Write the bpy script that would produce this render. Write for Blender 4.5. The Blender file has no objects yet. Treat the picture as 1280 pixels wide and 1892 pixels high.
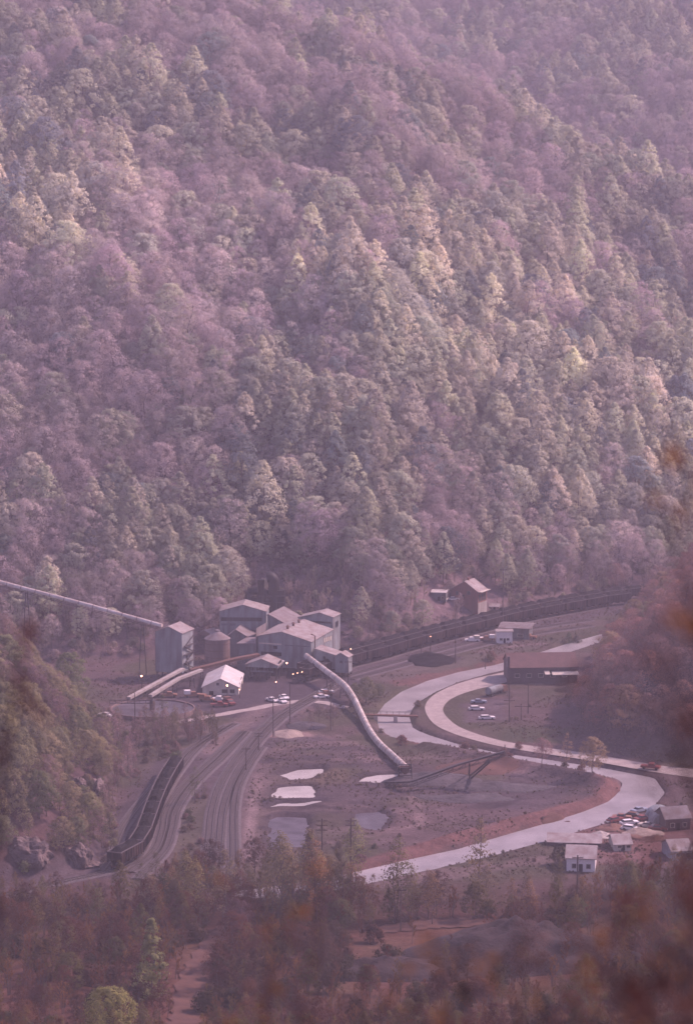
import bpy, math, random
import numpy as np
from mathutils import Vector, Matrix, noise as mnoise
rnd = random.Random(7)
NR = np.random.RandomState(11)
R = math.radians
sc = bpy.context.scene
C = sc.collection
# ------------------------------------------------------------ camera, world, sun
F_PX, CAMH, PITCH = 4500.0, 175.0, R(7.67)
cam_d = bpy.data.cameras.new('camera'); cam = bpy.data.objects.new('camera', cam_d); C.objects.link(cam)
cam.location = (0, 0, CAMH); cam.rotation_euler = (R(90)-PITCH, 0, 0)
cam_d.sensor_fit = 'VERTICAL'; cam_d.sensor_height = 36; cam_d.lens = F_PX/1892*36
cam_d.clip_start = 0.1; cam_d.clip_end = 9000
cam_d.dof.use_dof = True; cam_d.dof.focus_distance = 950; cam_d.dof.aperture_fstop = 2.6
sc.camera = cam
SUN_AZ, SUN_EL = R(66), R(44)       # azimuth clockwise from +Y
w = bpy.data.worlds.new('World'); sc.world = w; w.use_nodes = True
nt = w.node_tree; bg = nt.nodes['Background']
sky = nt.nodes.new('ShaderNodeTexSky'); sky.sky_type = 'NISHITA'; sky.sun_disc = False
sky.sun_elevation = SUN_EL; sky.sun_rotation = SUN_AZ
nt.links.new(sky.outputs[0], bg.inputs[0]); bg.inputs[1].default_value = 0.15
sl = bpy.data.lights.new('sun', 'SUN'); sl.energy = 3.7; sl.angle = R(0.5); sl.color = (1, .92, .78)
so = bpy.data.objects.new('sun', sl); C.objects.link(so)
sdir = Vector((math.sin(SUN_AZ)*math.cos(SUN_EL), math.cos(SUN_AZ)*math.cos(SUN_EL), math.sin(SUN_EL)))
so.rotation_euler = sdir.to_track_quat('Z', 'Y').to_euler()
vs = sc.view_settings
sc.display_settings.display_device = 'sRGB'
vs.view_transform = 'Standard'; vs.look = 'None'; vs.gamma = 1; vs.exposure = 0.60
vs.use_white_balance = True; vs.white_balance_temperature = 7050; vs.white_balance_tint = 63
# ------------------------------------------------------------ picture <-> place
CP, SP = math.cos(PITCH), math.sin(PITCH)
def ray(px, py):
    a, b = (px-640)/F_PX, (946-py)/F_PX
    return a, CP+b*SP, -SP+b*CP
def P(px, py, Y):                 # point at depth Y
    x, y, z = ray(px, py); return Vector((Y*x/y, Y, CAMH+Y*z/y))
def G(px, py, z=0.0):             # point on the level z
    x, y, zz = ray(px, py); t = (z-CAMH)/zz; return Vector((x*t, y*t, z))
def proj(v):
    x, y, z = v[0], v[1], v[2]-CAMH
    d = y*CP - z*SP; u = y*SP + z*CP
    return 640+F_PX*x/d, 946-F_PX*u/d, d
def spline(pts, n=6):
    pts = [Vector(p) for p in pts]; out = []
    for i in range(len(pts)-1):
        p0 = pts[max(i-1, 0)]; p1 = pts[i]; p2 = pts[i+1]; p3 = pts[min(i+2, len(pts)-1)]
        for k in range(n):
            t = k/n
            out.append(.5*((2*p1)+(-p0+p2)*t+(2*p0-5*p1+4*p2-p3)*t*t+(-p0+3*p1-3*p2+p3)*t**3))
    out.append(pts[-1]); return out
def gl(pxs, z=0, n=6): return spline([G(a, b, z) for a, b in pxs], n)
# ------------------------------------------------------------ terrain height (numpy)
def vnoise(x, y, f, seed=0):
    x = x*f+seed*17.3; y = y*f+seed*9.1
    xi = np.floor(x); yi = np.floor(y); fx = x-xi; fy = y-yi
    fx = fx*fx*(3-2*fx); fy = fy*fy*(3-2*fy)
    def h(a, b):
        s = np.sin(a*127.1+b*311.7+seed*74.7)*43758.5453
        return s-np.floor(s)
    return (h(xi, yi)*(1-fx)+h(xi+1, yi)*fx)*(1-fy)+(h(xi, yi+1)*(1-fx)+h(xi+1, yi+1)*fx)*fy
def fbm(x, y, f, o=4, seed=0):
    a = 0; amp = 1; t = 0
    for i in range(o):
        a = a+amp*(vnoise(x, y, f, seed+i)-.5); t += amp; amp *= .5; f *= 2.03
    return a/t*2
def segdist(x, y, pts, ws=None):
    """distance to a polyline (and interpolated width), signed side too"""
    best = np.full(np.shape(x), 1e9); wd = np.zeros(np.shape(x)); side = np.zeros(np.shape(x))
    for i in range(len(pts)-1):
        ax, ay = pts[i][0], pts[i][1]; bx, by = pts[i+1][0], pts[i+1][1]
        dx, dy = bx-ax, by-ay; L = dx*dx+dy*dy+1e-9
        t = np.clip(((x-ax)*dx+(y-ay)*dy)/L, 0, 1)
        d = np.hypot(x-ax-t*dx, y-ay-t*dy)
        m = d < best
        best = np.where(m, d, best)
        if ws is not None: wd = np.where(m, ws[i]+(ws[i+1]-ws[i])*t, wd)
        side = np.where(m, np.sign(dx*(y-ay)-dy*(x-ax)), side)
    return best, wd, side
def sstep(t): t = np.clip(t, 0, 1); return t*t*(3-2*t)
def smax(a, b, k):
    h = np.clip(.5+.5*(a-b)/k, 0, 1); return b*(1-h)+a*h+k*h*(1-h)
def smin(a, b, k): return -smax(-a, -b, k)
RIV = [((1135,1166),(1140,1180)),((1070,1184),(1075,1198)),((1000,1206),(1005,1221)),((930,1226),(935,1240)),((860,1240),(880,1252)),
 ((800,1256),(830,1267)),((750,1276),(790,1285)),((714,1302),(762,1302)),((700,1320),(750,1324)),((706,1348),(756,1344)),((735,1366),(780,1356)),
 ((800,1381),(840,1375)),((900,1397),(905,1390)),((1000,1413),(1005,1404)),((1100,1432),(1110,1420)),((1160,1447),(1196,1436)),
 ((1150,1464),(1222,1462)),((1125,1484),(1205,1488)),((1075,1503),(1150,1512)),((1000,1526),(1060,1540)),((940,1543),(1000,1558)),
 ((850,1570),(900,1585)),((760,1589),(800,1608)),((680,1608),(700,1630)),((600,1625),(610,1650)),((500,1640),(500,1664)),((430,1650),(430,1660))]
WZ = -1.2
riv_c = []; riv_w = []
for a, b in RIV:
    A, B = G(*a, WZ), G(*b, WZ); riv_c.append((A+B)/2)
for i, (a, b) in enumerate(RIV):
    A, B = G(*a, WZ), G(*b, WZ)
    t = (riv_c[min(i+1, len(RIV)-1)]-riv_c[max(i-1, 0)]).normalized(); n = Vector((-t.y, t.x, 0))
    riv_w.append(max(1.0, abs((A-B).dot(n))*.5))
FOOT = [G(a, b) for a, b in [(-400,1240),(-60,1232),(200,1224),(286,1216),(400,1205),(540,1198),(640,1206),(660,1205),(700,1200),(800,1173),(900,1148),(1000,1126),(1100,1108),(1280,1085),(1500,1075)]]
fx_ = np.array([p.x for p in FOOT]); fy_ = np.array([p.y for p in FOOT])
LSP = [G(a, b) for a, b in [(-500,1700),(-40,1652),(90,1628),(172,1602),(200,1560),(205,1500),(232,1430),(212,1385),(175,1345),(125,1322),(50,1290),(-60,1275),(-500,1270)]]
RSP = [G(a, b) for a, b in [(1700,1455),(1300,1418),(1190,1400),(1090,1384),(1035,1350),(1050,1300),(1088,1262),(1112,1215),(1150,1178),(1180,1120),(1300,1085),(1700,1075)]]
PONDS = [ # (name, polygon px, level, label)
 ('shallow_a', [(512,1430),(545,1420),(598,1417),(600,1424),(578,1437),(540,1439)], -.5),
 ('shallow_b', [(503,1466),(512,1452),(572,1449),(584,1458),(580,1471),(510,1473)], -.5),
 ('sliver', [(500,1490),(510,1482),(560,1481),(590,1476),(600,1480),(560,1488)], -.5),
 ('big', [(497,1512),(505,1506),(570,1506),(572,1540),(560,1566),(500,1566)], -.5),
 ('stack', [(655,1444),(672,1434),(700,1429),(738,1429),(732,1440),(700,1447)], -.5),
 ('low', [(650,1500),(700,1496),(722,1506),(712,1520),(700,1534),(655,1526)], -.5)]
REFP = [(488,1400),(560,1372),(700,1345),(790,1378),(1080,1436),(1100,1475),(900,1530),(700,1580),(490,1580)]
LEV = [G(a, b) for a, b in [(785,1383),(900,1405),(1010,1426),(1098,1443),(1130,1458),(1100,1484),(1000,1511),(860,1549),(740,1582)]]
def inpoly(x, y, poly):
    r = np.zeros(np.shape(x), bool); n = len(poly)
    for i in range(n):
        x1, y1 = poly[i][0], poly[i][1]; x2, y2 = poly[(i+1) % n][0], poly[(i+1) % n][1]
        c = ((y1 > y) != (y2 > y)) & (x < (x2-x1)*(y-y1)/((y2-y1) if abs(y2-y1) > 1e-9 else 1e-9)+x1); r ^= c
    return r
def base_hill(x, y):
    d = y-np.interp(x, fx_, fy_)
    face = .53*np.maximum(d, 0)-.0*d
    face = np.where(d < 25, .45*np.maximum(d, 0)**1.0, face-2)
    ridge = 258+(-44-x)*.47
    cap = ridge-.42*(y-1420)
    m = smin(face, cap, 25)
    far = 118+.60*(y-1640)+.12*(x-150)+22*fbm(x, y, 1/170., 2, 5)
    far = np.minimum(far, 560+.1*x)
    return np.where(d > 0, smax(m, far, 20), 0), d
def hitb(px, py):
    rx, ry, rz = ray(px, py)
    for Y in np.arange(860, 2300, 4.):
        if float(base_hill(np.array(Y*rx/ry), np.array(Y))[0]) > CAMH+Y*rz/ry: return (Y*rx/ry, Y)
    return (2300*rx/ry, 2300.)
SPURS = [([(0,350),(220,480),(500,570),(700,680),(840,790),(960,880)], 15, 26), ([(430,180),(560,290),(700,330),(900,480),(1060,560),(1250,760)], 13, 26),
         ([(560,520),(780,590),(920,620),(1010,700),(1130,830)], 11, 22), ([(60,560),(240,640),(380,780),(560,900)], 12, 26), ([(640,30),(760,130),(900,250)], 8, 24),
         ([(0,130),(200,260),(420,330)], 12, 26)]
SPURS = [([hitb(*q) for q in pts], a, s) for pts, a, s in SPURS]
def height(x, y):
    x = np.asarray(x, float); y = np.asarray(y, float)
    H, d = base_hill(x, y)
    up = sstep(d/80.)
    H = H+up*(7*fbm(x, y, 1/90., 4, 1)+10*fbm(x*.8+y*.5, y*.35, 1/80., 2, 9))
    for pts, a, s in SPURS:
        dd, _, _ = segdist(x, y, pts); H = H+up*a*np.exp(-(dd/s)**2)
    H = np.maximum(H, 0)
    # left wooded spur
    dd, _, sd = segdist(x, y, LSP)
    ins = inpoly(x, y, [(p.x, p.y) for p in LSP])
    L = np.where(ins, 25*sstep(dd/50.)+4*sstep(dd/7.)+.10*np.minimum(dd, 120)+sstep(dd/20.)*4*fbm(x, y, 1/25., 3, 3), 0)
    H = np.maximum(H, np.maximum(L, 0))
    dd, _, sd = segdist(x, y, RSP)
    ins = inpoly(x, y, [(p.x, p.y) for p in RSP])
    L = np.where(ins, 34*sstep(dd/70.)+.22*np.minimum(dd, 150)+sstep(dd/20.)*4*fbm(x, y, 1/30., 3, 4), 0)
    H = np.maximum(H, np.maximum(L, 0))
    # slope below the viewpoint
    n = np.where(y < 560, .085*(560-y), 0); n = np.where(y < 450, 9.35+(450-y)*.3605, n)
    H = H+np.maximum(n, 0)*1.0+np.where(y < 545, sstep((545-y)/40.)*2.0*fbm(x, y, 1/30., 3, 6), 0)*np.where(y < 60, 0, 1)
    # river bed
    m = (y > 480) & (y < 1080) & (H < 30)
    dd, wd, _ = segdist(x, y, riv_c, riv_w)
    k = sstep((wd+2.4-dd)/3.6); H = np.where(m, H*(1-k)-3.0*k, H)
    pw = [(G(*q).x, G(*q).y) for q in REFP]; ins = inpoly(x, y, pw); de, _, _ = segdist(x, y, pw+[pw[0]])
    H = np.where(m & ins, H+sstep(de/4.)*sstep((dd-wd-3)/3.)*(.6*fbm(x*.7, y, 1/9., 4, 61)+.5*fbm(x, y, 1/22., 2, 62)+.15), H)
    dl, _, _ = segdist(x, y, LEV); H = np.where(m, H+sstep((dd-wd-2.5)/2.5)*2.3*np.exp(-(dl/3.2)**2), H)
    for nm, poly, z in PONDS:
        pw = [(G(*q).x, G(*q).y) for q in poly]
        ins = inpoly(x, y, pw); dd, _, _ = segdist(x, y, pw+[pw[0]])
        k = sstep((np.where(ins, dd, -dd)+1.0+1.2*fbm(x*.5, y, 1/5., 3, 71))/2.0); H = np.where(H < 2, H*(1-k)-1.1*k, H)
    return H
def hz(x, y): return float(height(np.array([x]), np.array([y]))[0])
def hit(px, py, y0=420, y1=2300):
    rx, ry, rz = ray(px, py)
    Y = np.arange(y0, y1, 1.5); hh = height(Y*rx/ry, Y); zz = CAMH+Y*rz/ry
    i = np.argmax(hh >= zz)
    return Vector((Y[i]*rx/ry, Y[i], hh[i]))
# ------------------------------------------------------------ materials
def mat(name, c, rough=.8, c2=None, scale=.5, detail=5, metal=0, bump=0, bscale=None, corr=None, stain=None, emit=None, spec=.3, coord='Object'):
    m = bpy.data.materials.new(name); m.use_nodes = True; t = m.node_tree; b = t.nodes['Principled BSDF']
    b.inputs['Roughness'].default_value = rough; b.inputs['Metallic'].default_value = metal
    b.inputs['Specular IOR Level'].default_value = spec
    tc = t.nodes.new('ShaderNodeTexCoord'); out = None
    if c2 is None: c2 = tuple(v*.72 for v in c)
    n = t.nodes.new('ShaderNodeTexNoise'); n.inputs['Scale'].default_value = scale; n.inputs['Detail'].default_value = detail; n.inputs['Roughness'].default_value = .65
    t.links.new(tc.outputs[coord], n.inputs['Vector'])
    cr = t.nodes.new('ShaderNodeValToRGB'); cr.color_ramp.elements[0].position = .35; cr.color_ramp.elements[1].position = .68
    cr.color_ramp.elements[0].color = (*c2, 1); cr.color_ramp.elements[1].color = (*c, 1)
    t.links.new(n.outputs['Fac'], cr.inputs[0]); out = cr.outputs[0]
    if stain:
        n2 = t.nodes.new('ShaderNodeTexNoise'); n2.inputs['Scale'].default_value = stain[1]; n2.inputs['Detail'].default_value = 6
        mp = t.nodes.new('ShaderNodeMapping'); mp.inputs['Scale'].default_value = (1, 1, .15)
        t.links.new(tc.outputs[coord], mp.inputs[0]); t.links.new(mp.outputs[0], n2.inputs['Vector'])
        r2 = t.nodes.new('ShaderNodeValToRGB'); r2.color_ramp.elements[0].position = .44; r2.color_ramp.elements[1].position = .64
        t.links.new(n2.outputs['Fac'], r2.inputs[0])
        mx = t.nodes.new('ShaderNodeMix'); mx.data_type = 'RGBA'; mx.inputs[7].default_value = (*stain[0], 1)
        t.links.new(r2.outputs[0], mx.inputs[0]); t.links.new(out, mx.inputs[6]); out = mx.outputs[2]
    t.links.new(out, b.inputs['Base Color'])
    bo = None
    if corr:
        wv = t.nodes.new('ShaderNodeTexWave'); wv.bands_direction = corr[0]; wv.inputs['Scale'].default_value = corr[1]; wv.inputs['Distortion'].default_value = 0
        t.links.new(tc.outputs['Object'], wv.inputs['Vector'])
        bo = t.nodes.new('ShaderNodeBump'); bo.inputs['Strength'].default_value = .6; bo.inputs['Distance'].default_value = .08
        t.links.new(wv.outputs['Fac'], bo.inputs['Height'])
    if bump:
        b2 = t.nodes.new('ShaderNodeBump'); b2.inputs['Strength'].default_value = .8; b2.inputs['Distance'].default_value = bump
        n3 = t.nodes.new('ShaderNodeTexNoise'); n3.inputs['Scale'].default_value = bscale or scale*4; n3.inputs['Detail'].default_value = 6
        t.links.new(tc.outputs[coord], n3.inputs['Vector']); t.links.new(n3.outputs['Fac'], b2.inputs['Height'])
        if bo: t.links.new(bo.outputs[0], b2.inputs['Normal'])
        bo = b2
    if bo: t.links.new(bo.outputs[0], b.inputs['Normal'])
    if emit: b.inputs['Emission Color'].default_value = (*emit[0], 1); b.inputs['Emission Strength'].default_value = emit[1]
    return m
def leafmat(name, tint=True, c=(.2,.2,.1), tr=.42):
    m = bpy.data.materials.new(name); m.use_nodes = True; t = m.node_tree; t.nodes.clear()
    o = t.nodes.new('ShaderNodeOutputMaterial'); d = t.nodes.new('ShaderNodeBsdfDiffuse'); tl = t.nodes.new('ShaderNodeBsdfTranslucent'); mx = t.nodes.new('ShaderNodeMixShader'); mx.inputs[0].default_value = tr
    if tint:
        a = t.nodes.new('ShaderNodeAttribute'); a.attribute_type = 'INSTANCER'; a.attribute_name = 'tint'; col = a.outputs['Color']
    else:
        a = t.nodes.new('ShaderNodeRGB'); a.outputs[0].default_value = (*c, 1); col = a.outputs[0]
    tc = t.nodes.new('ShaderNodeTexCoord'); n = t.nodes.new('ShaderNodeTexNoise'); n.inputs['Scale'].default_value = .55; n.inputs['Detail'].default_value = 4
    t.links.new(tc.outputs['Object'], n.inputs['Vector'])
    mr = t.nodes.new('ShaderNodeMapRange'); mr.inputs[1].default_value = .3; mr.inputs[2].default_value = .7; mr.inputs[3].default_value = .78; mr.inputs[4].default_value = 1.18
    t.links.new(n.outputs['Fac'], mr.inputs[0])
    hs = t.nodes.new('ShaderNodeVectorMath'); hs.operation = 'SCALE'; t.links.new(col, hs.inputs[0]); t.links.new(mr.outputs[0], hs.inputs['Scale'])
    t.links.new(hs.outputs[0], d.inputs[0]); t.links.new(hs.outputs[0], tl.inputs[0])
    t.links.new(d.outputs[0], mx.inputs[1]); t.links.new(tl.outputs[0], mx.inputs[2]); t.links.new(mx.outputs[0], o.inputs[0])
    return m
M = dict(
 leaf=leafmat('leaf'), bark=mat('bark', (.13,.10,.09), .9, scale=3), fleaf=leafmat('amber_leaf', False, (.30,.14,.05), .5), fleaf2=leafmat('russet_leaf', False, (.12,.048,.036), .4),
 twig=mat('twig', (.09,.055,.05), .9, scale=3),
 siding=mat('green_grey_siding', (.29,.34,.345), .6, scale=.25, corr=('X', 3.), stain=((.16,.16,.16), .5)),
 siding2=mat('dull_siding', (.17,.20,.21), .65, scale=.3, corr=('X', 3.), stain=((.11,.10,.095), .6)),
 roofm=mat('pale_roof', (.38,.34,.32), .6, scale=.3, corr=('Y', 2.), stain=((.25,.19,.17), .4)),
 roofd=mat('grey_roof', (.25,.22,.22), .7, scale=.3, corr=('Y', 2.), stain=((.16,.12,.11), .5)),
 roofw=mat('white_roof', (.70,.68,.64), .5, scale=.2, corr=('Y', 2.), stain=((.55,.5,.45), .3)),
 roofb=mat('brown_roof', (.16,.085,.075), .8, scale=.25, corr=('X', 2.), stain=((.11,.06,.055), .4)),
 brownwall=mat('umber_siding', (.13,.10,.10), .8, scale=.4, corr=('X', 2.)),
 wood=mat('weathered_wood', (.16,.12,.10), .9, scale=1.5),
 brick=mat('red_brick', (.30,.13,.10), .9, scale=1.2, stain=((.20,.10,.08), .5)),
 pinkwall=mat('pink_plaster', (.46,.30,.26), .85, scale=.8, stain=((.34,.22,.19), .5)),
 concrete=mat('concrete', (.42,.38,.34), .9, scale=.6, stain=((.28,.24,.21), .6)),
 silo=mat('silo_brown', (.24,.17,.15), .8, scale=.5, stain=((.16,.11,.10), .6)),
 steel=mat('dark_steel', (.075,.065,.065), .7, scale=1, metal=.2), rust=mat('rusty_steel', (.17,.085,.06), .85, scale=1.5),
 duct=mat('dark_duct', (.012,.010,.011), .6, scale=1), glass=mat('window_glass', (.022,.025,.03), .3, scale=1, spec=.6), dark=mat('dark_opening', (.02,.018,.018), .9),
 white=mat('white_paint', (.8,.78,.74), .4, scale=.5, c2=(.7,.68,.64), spec=.5), cream=mat('cream_wall', (.62,.57,.48), .7, scale=.5, stain=((.45,.40,.33), .6)),
 orange=mat('orange_paint', (.30,.14,.085), .45, scale=.5, spec=.5), red=mat('red_paint', (.26,.06,.05), .4, scale=.5), blue=mat('pale_blue_paint', (.30,.36,.42), .4),
 hopper=mat('hopper_steel', (.022,.018,.02), .9, spec=.05, scale=.6, stain=((.075,.045,.04), .9)), hopper2=mat('hopper_brown', (.038,.022,.021), .9, spec=.05, scale=.6, stain=((.07,.05,.05), .9)),
 coal=mat('coal', (.014,.013,.014), .75, scale=2, c2=(.008,.007,.008), bump=.3, bscale=3, spec=.04), rim=mat('worn_rim', (.11,.09,.09), .7, scale=1.5),
 tyre=mat('rubber', (.03,.03,.03), .8), chrome=mat('bright_metal', (.6,.6,.6), .3, metal=.8),
 cover=mat('conveyor_cover', (.60,.55,.49), .6, scale=.25, stain=((.42,.34,.28), .4)), lamp=mat('lit_lamp', (1,.8,.55), .5, emit=((1,.50,.24), 8)),
 rail=mat('rail_steel', (.13,.11,.105), .5, scale=1, metal=.3), tie=mat('sleeper_wood', (.07,.055,.05), .95, scale=2),
 ballast=mat('ballast', (.13,.108,.11), .95, scale=1.2, c2=(.06,.052,.055), bump=.15, bscale=6),
 road=mat('dirt_road', (.36,.31,.28), .95, scale=.35, c2=(.25,.215,.195), bump=.05, bscale=2),
 path=mat('red_dirt', (.12,.058,.042), .95, scale=.3, c2=(.075,.036,.028), bump=.1, bscale=2),
 sand=mat('pale_sand', (.34,.27,.22), .95, scale=.5, bump=.2, bscale=2), refuse=mat('coal_refuse', (.085,.075,.08), .95, scale=.3, c2=(.04,.036,.04), bump=.4, bscale=1),
 spoil=mat('dark_spoil', (.045,.026,.025), .95, scale=.3, c2=(.02,.013,.013), bump=.4, bscale=1),
 rock=mat('pale_rock', (.17,.125,.115), .95, scale=.35, c2=(.10,.075,.07), bump=.8, bscale=.8), pole=mat('pole_wood', (.11,.085,.075), .9))
def water(name, c, rough):
    m = mat(name, c, rough, scale=.11, c2=tuple(v*.62 for v in c), bump=.05, bscale=.8, spec=.5, coord='Object'); return m  # patches in the silty colour stand in for uneven sun reflection
M['river'] = water('silty_water', (.34,.325,.32), .3); M['pondw'] = water('milky_water', (.52,.50,.46), .3); M['pondd'] = mat('murky_water', (.12,.11,.13), .3, scale=.25, c2=(.05,.045,.05), bump=.04, bscale=.6, spec=.4)
# ground: painted attribute times world-space noise
def groundmat():
    m = bpy.data.materials.new('ground_soil'); m.use_nodes = True; t = m.node_tree; b = t.nodes['Principled BSDF']; b.inputs['Roughness'].default_value = .95; b.inputs['Specular IOR Level'].default_value = .1
    a = t.nodes.new('ShaderNodeAttribute'); a.attribute_name = 'soil'
    tc = t.nodes.new('ShaderNodeTexCoord'); out = a.outputs['Color']
    for sc_, lo, hi, dist in ((.09, .66, 1.34, 1.5), (.33, .66, 1.36, 2.5), (1.3, .7, 1.3, .5)):
        n = t.nodes.new('ShaderNodeTexNoise'); n.inputs['Scale'].default_value = sc_; n.inputs['Detail'].default_value = 8; n.inputs['Roughness'].default_value = .7; n.inputs['Distortion'].default_value = dist
        t.links.new(tc.outputs['Object'], n.inputs['Vector'])
        mr = t.nodes.new('ShaderNodeMapRange'); mr.inputs[1].default_value = .3; mr.inputs[2].default_value = .7; mr.inputs[3].default_value = lo; mr.inputs[4].default_value = hi
        t.links.new(n.outputs['Fac'], mr.inputs[0])
        v = t.nodes.new('ShaderNodeVectorMath'); v.operation = 'SCALE'; t.links.new(out, v.inputs[0]); t.links.new(mr.outputs[0], v.inputs['Scale']); out = v.outputs[0]
    t.links.new(out, b.inputs['Base Color'])
    n = t.nodes.new('ShaderNodeTexNoise'); n.inputs['Scale'].default_value = .9; n.inputs['Detail'].default_value = 8; t.links.new(tc.outputs['Object'], n.inputs['Vector'])
    bp = t.nodes.new('ShaderNodeBump'); bp.inputs['Strength'].default_value = .8; bp.inputs['Distance'].default_value = .35; t.links.new(n.outputs['Fac'], bp.inputs['Height']); t.links.new(bp.outputs[0], b.inputs['Normal'])
    return m
M['ground'] = groundmat()
# ------------------------------------------------------------ mesh helpers
class MB:
    def __init__(s): s.v = []; s.f = []; s.mi = []; s.m = 0
    def add(s, vs, fs):
        o = len(s.v); s.v += [tuple(v) for v in vs]; s.f += [tuple(i+o for i in f) for f in fs]; s.mi += [s.m]*len(fs); return s
    def box(s, x0, x1, y0, y1, z0, z1):
        return s.add([(x0,y0,z0),(x1,y0,z0),(x1,y1,z0),(x0,y1,z0),(x0,y0,z1),(x1,y0,z1),(x1,y1,z1),(x0,y1,z1)], [(3,2,1,0),(4,5,6,7),(0,1,5,4),(1,2,6,5),(2,3,7,6),(3,0,4,7)])
    def tube(s, pts, r0, r1=None, n=6, cap=True):
        pts = [Vector(p) for p in pts]; r1 = r0 if r1 is None else r1; N = len(pts); vs = []; fs = []
        for i, p in enumerate(pts):
            t = (pts[min(i+1, N-1)]-pts[max(i-1, 0)]); t = t.normalized() if t.length > 1e-9 else Vector((0,0,1))
            a = t.cross(Vector((0,0,1)) if abs(t.z) < .9 else Vector((1,0,0))).normalized(); b = t.cross(a)
            r = r0+(r1-r0)*i/max(N-1, 1)
            for k in range(n):
                q = 2*math.pi*k/n+math.pi/n; vs.append(p+a*(r*math.cos(q))+b*(r*math.sin(q)))
        for i in range(N-1):
            for k in range(n): k2 = (k+1) % n; fs.append((i*n+k, i*n+k2, (i+1)*n+k2, (i+1)*n+k))
        if cap: fs.append(tuple(range(n-1, -1, -1))); fs.append(tuple((N-1)*n+k for k in range(n)))
        return s.add(vs, fs)
    def beam(s, a, b, w, h=None):
        return s.tube([a, b], (w if h is None else (w+h)/2)*.707, n=4)
    def prism(s, prof, x0, x1, axis='x'):
        n = len(prof)
        if axis == 'x': vs = [(x0, a, b) for a, b in prof]+[(x1, a, b) for a, b in prof]
        elif axis == 'y': vs = [(a, x0, b) for a, b in prof]+[(a, x1, b) for a, b in prof]
        else: vs = [(a, b, x0) for a, b in prof]+[(a, b, x1) for a, b in prof]
        fs = [tuple(range(n)), tuple(range(2*n-1, n-1, -1))]+[(i, n+i, n+(i+1) % n, (i+1) % n) for i in range(n)]
        return s.add(vs, fs)
    def lathe(s, prof, n=20, c=(0,0)):
        vs = []; fs = []; N = len(prof)
        for r, z in prof:
            for k in range(n): q = 2*math.pi*k/n; vs.append((c[0]+r*math.cos(q), c[1]+r*math.sin(q), z))
        for i in range(N-1):
            for k in range(n): k2 = (k+1) % n; fs.append((i*n+k, i*n+k2, (i+1)*n+k2, (i+1)*n+k))
        fs.append(tuple(range(n-1, -1, -1))); fs.append(tuple((N-1)*n+k for k in range(n)))
        return s.add(vs, fs)
    def build(s, name, m, parent=None, smooth=False, fixn=False):
        me = bpy.data.meshes.new(name); me.from_pydata(s.v, [], s.f)
        for q in (m if isinstance(m, (list, tuple)) else [m]): me.materials.append(q)
        if isinstance(m, (list, tuple)): me.polygons.foreach_set('material_index', s.mi)
        if fixn:
            import bmesh
            b = bmesh.new(); b.from_mesh(me); bmesh.ops.recalc_face_normals(b, faces=b.faces); b.to_mesh(me); b.free()
        if smooth: me.shade_smooth()
        me.update(); o = bpy.data.objects.new(name, me); C.objects.link(o)
        if parent: o.parent = parent
        return o
def tag(o, label=None, cat=None, group=None, kind=None):
    for k, v in (('label', label), ('category', cat), ('group', group), ('kind', kind)):
        if v: o[k] = v
    return o
def thing(name, label, cat, loc=(0,0,0), rz=0, group=None):
    o = bpy.data.objects.new(name, None); o.empty_display_size = .5; C.objects.link(o); o.location = loc; o.rotation_euler = (0, 0, rz)
    return tag(o, label, cat, group)
def kids(o): return [c for c in KID.get(o.name, [])]
KID = {}
def index_kids():
    KID.clear()
    for o in bpy.data.objects:
        if o.parent: KID.setdefault(o.parent.name, []).append(o)
def copy_tree(o, label=None, group=None, loc=None, rz=None, parent=None):
    c = o.copy(); C.objects.link(c)
    if parent is not None: c.parent = parent
    if loc is not None: c.location = loc
    if rz is not None: c.rotation_euler = (0, 0, rz)
    if label: c['label'] = label
    if group: c['group'] = group
    for k in kids(o): copy_tree(k, parent=c)
    return c
# ------------------------------------------------------------ ground mesh
def frange(*segs):
    out = []
    for a, b, s in segs: out += list(np.arange(a, b, s))
    return np.array(out)
xs = frange((-2600,-700,100), (-700,-150,12), (-150,150,1.5), (150,700,12), (700,2601,100))
ys = frange((-60,440,8), (440,560,2.5), (560,1045,1.5), (1045,1100,3), (1100,2100,7), (2100,3600,60))
GX, GY = np.meshgrid(xs, ys); GZ = height(GX, GY)
floor = (GY > 560) & (GY < 1060) & (GZ < .5) & (GZ > -.2) & (base_hill(GX, GY)[1] < 0)
GZ = np.where(floor, GZ+.0, GZ)
col = np.zeros(GX.shape+(3,))
litter = np.array((.13,.085,.08)); grass = np.array((.10,.10,.065)); dirt = np.array((.15,.112,.105)); coaly = np.array((.075,.065,.07)); redd = np.array((.21,.12,.10)); pale = np.array((.25,.20,.18)); greyd = np.array((.13,.11,.115))
n1 = fbm(GX, GY, 1/22., 4, 21)[..., None]; n2 = fbm(GX, GY, 1/6., 4, 31)[..., None]
col[:] = litter; col[GY > 860] = np.array((.24,.185,.18))  # far hill litter lightened, some of the haze put into its colour
isf = sstep((6-GZ)/6.)*((GY > 540) & (GY < 1080))
fl = dirt*(1-sstep(.5+n1*1.6))+grass*sstep(.5+n1*1.6)
col = col*(1-isf[..., None])+fl*isf[..., None]
low = sstep((620-GY)/60.)[..., None]
col = col*(1-low)+(np.array((.085,.036,.026))*(1-sstep(.4+n1))+np.array((.09,.055,.036))*sstep(.4+n1))*low
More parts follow.
